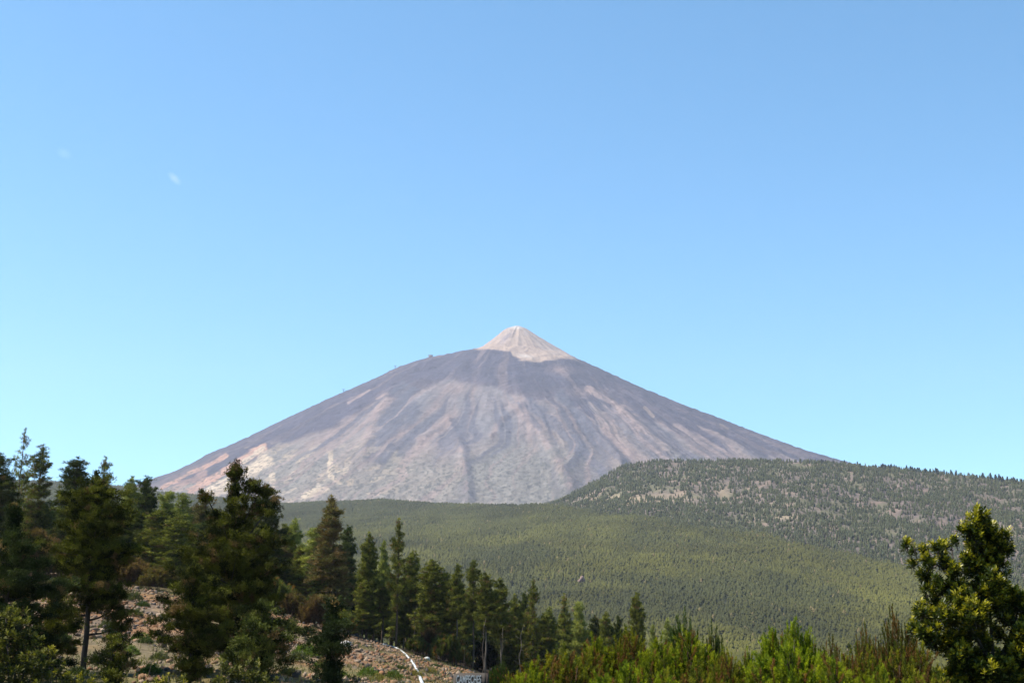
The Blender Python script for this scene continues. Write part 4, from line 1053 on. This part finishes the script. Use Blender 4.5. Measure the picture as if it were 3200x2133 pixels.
joints = [(tr_([(3110, 2560, 0), (3112, 2300, 0.02), (3108, 2120, 0), (3098, 1980, 0), (3090, 1860, 0), (3072, 1740, 0), (3058, 1640, 0)]), 0.035, 0.006),
          (tr_([(3104, 2080, 0), (3060, 2010, -.05), (3000, 1930, -.08), (2960, 1860, -.05), (2985, 1790, 0), (2972, 1700, 0)]), 0.03, 0.006),
          (tr_([(2985, 1790, 0), (2920, 1760, 0), (2865, 1745, 0), (2850, 1690, 0)]), 0.010, 0.005), (tr_([(2990, 1900, 0), (2920, 1930, -.1), (2860, 1930, -.1)]), 0.014, 0.005),
          (tr_([(3106, 2120, 0), (3150, 2010, 0.05), (3180, 1930, 0.05), (3190, 1860, 0)]), 0.03, 0.006), (tr_([(3150, 2010, 0), (3220, 1980, 0.1), (3280, 1950, 0.1)]), 0.018, 0.006),
          (tr_([(3085, 1820, 0), (3120, 1760, 0), (3140, 1680, 0)]), 0.012, 0.004), (tr_([(3112, 2300, 0), (3030, 2180, -.1), (3000, 2080, -.15)]), 0.03, 0.008), (tr_([(3112, 2330, 0), (3220, 2200, .1), (3280, 2080, .15)]), 0.03, 0.008)]
lt = leafy(601, clumps, joints, 0.078, 0.029, 13, 1450, [(0.026, 0.040, 0.008), (0.07, 0.085, 0.014)], (0.40, 0.345, 0.028))
place_tree('leafy_tree', lt, tuple(L0), 0, (1, 1, 1), 'glossy leaved tree with yellow green shoot tips at the right', 'tree')

def leaf_bush(seed, px, py, d, masses, cols, tip, label, L=0.075, W=0.034, dens=200, per=11):
    q = P(px, py, d); x0 = q[0]; z0 = gz(x0, d); cl = []; jt = []
    rg = np.random.default_rng(seed)
    for mx, my, mr in masses:
        w = P(mx, my, d); dy_ = rg.normal(0, 0.35) * mr / F * d
        c = (w[0] - x0, dy_, w[2] - z0, mr / F * d * 0.95); cl.append(c)
        jt.append(([(0, 0, -0.3), (c[0] * 0.4, dy_ * 0.5, c[2] * 0.5), c[:3]], 0.03, 0.008))
    m = leafy(seed, cl, jt, L, W, per, dens, cols, tip, mat=M_leaf2)
    o = empty('leafy_shrub', (x0, d, z0)); tag(o, label, 'shrub', 'leafy shrubs in the bottom left corner')
    link('stems', m[0], o); link('foliage', m[1], o)
ol = [(0.05, 0.055, 0.018), (0.10, 0.10, 0.028)]; yt = (0.30, 0.25, 0.03)
leaf_bush(611, 40, 2133, 34, [(10, 1930, 55), (60, 1950, 50), (20, 2010, 70), (90, 2020, 60), (130, 2060, 55), (50, 2090, 80), (140, 2120, 60), (-40, 1980, 70), (-40, 2080, 80), (40, 2170, 90)], ol, (0.16, 0.15, 0.03), 'olive leafy shrub filling the bottom left corner', 0.12, 0.055, 150)
leaf_bush(612, 170, 2133, 36, [(150, 2025, 22), (165, 2050, 26), (180, 2085, 30), (200, 2110, 28), (215, 2135, 40)], ol, yt, 'leafy shrub with yellow tips right of the corner shrub', 0.12, 0.055, 150)
leaf_bush(613, 250, 2133, 34, [(230, 2115, 26), (270, 2125, 30), (320, 2135, 34), (360, 2150, 34)], ol, yt, 'low yellow tipped shrub below the bare trunked pine', 0.12, 0.055, 150)
leaf_bush(614, 540, 2133, 36, [(530, 2115, 24), (560, 2125, 28), (500, 2140, 30), (450, 2150, 30)], ol, yt, 'low yellow tipped shrub at the bottom below the dry forked branch', 0.12, 0.055, 150)
leaf_bush(615, 730, 2133, 36, [(720, 2085, 40), (770, 2090, 44), (690, 2120, 46), (750, 2130, 60), (810, 2125, 45), (850, 2145, 40)], [(0.045, 0.05, 0.02), (0.09, 0.09, 0.028)], (0.15, 0.14, 0.035), 'dull olive shrub at the bottom under the largest foreground pine', 0.12, 0.055, 150)

# ------------------------------------------------------------------ faint cloud wisps
def cloud(px, py, w, h, rot, dens, label):
    dens = dens * 2
    d = 16000; p = P(px, py, d); k = d / F
    V, T = ico(); V = V * [w * k / 2, 300, h * k / 2]
    me = mesh_from('cloud', V, T)
    m, n, l = new_mat('cloud_vapour'); out = n.new('ShaderNodeOutputMaterial')
    pv = n.new('ShaderNodeVolumePrincipled'); tc = n.new('ShaderNodeTexCoord')
    ln = n.new('ShaderNodeVectorMath'); ln.operation = 'LENGTH'
    dv = n.new('ShaderNodeVectorMath'); dv.operation = 'DIVIDE'; dv.inputs[1].default_value = (w * k / 2, 300, h * k / 2)
    l.new(tc.outputs['Object'], dv.inputs[0]); l.new(dv.outputs[0], ln.inputs[0])
    mr = n.new('ShaderNodeMapRange'); mr.inputs[1].default_value = 0.0; mr.inputs[2].default_value = 0.75; mr.inputs[3].default_value = 1; mr.inputs[4].default_value = 0
    l.new(ln.outputs['Value'], mr.inputs[0])
    no = n.new('ShaderNodeTexNoise'); no.inputs['Scale'].default_value = 0.012; no.inputs['Detail'].default_value = 4
    l.new(tc.outputs['Object'], no.inputs['Vector'])
    mm = n.new('ShaderNodeMath'); mm.operation = 'MULTIPLY'; l.new(mr.outputs[0], mm.inputs[0]); l.new(no.outputs[0], mm.inputs[1])
    m2 = n.new('ShaderNodeMath'); m2.operation = 'MULTIPLY'; m2.inputs[1].default_value = dens; l.new(mm.outputs[0], m2.inputs[0])
    pv.inputs['Color'].default_value = (1, 1, 1, 1); l.new(m2.outputs[0], pv.inputs['Density']); l.new(pv.outputs[0], out.inputs['Volume'])
    me.materials.append(m); o = link('cloud', me); o.location = p; o.rotation_euler = (0, math.radians(rot), 0)
    tag(o, label, 'cloud', 'faint cloud wisps')
cloud(545, 558, 60, 34, 25, 0.0016, 'faint white cloud wisp alone in the upper left sky')
cloud(200, 480, 70, 30, -10, 0.0006, 'barely visible pale cloud wisp near the left edge of the sky')

# ------------------------------------------------------------------ haze
HZ = 11000
g = Geo(); box(g, (-9500, -60, -60), (9500, HZ, 2320), (1, 1, 1))
V = np.concatenate(g.V); T = np.concatenate(g.T)
me = mesh_from('haze', V, T)
m, n, l = new_mat('haze_air'); out = n.new('ShaderNodeOutputMaterial'); pv = n.new('ShaderNodeVolumePrincipled')
pv.inputs['Color'].default_value = (0.74, 0.80, 1.0, 1); pv.inputs['Density'].default_value = 3.1e-5; pv.inputs['Anisotropy'].default_value = 0.2
l.new(pv.outputs[0], out.inputs['Volume']); me.materials.append(m)
o = link('haze', me); o['kind'] = 'stuff'; tag(o, 'thin blue haze between the camera and the volcano', 'haze')
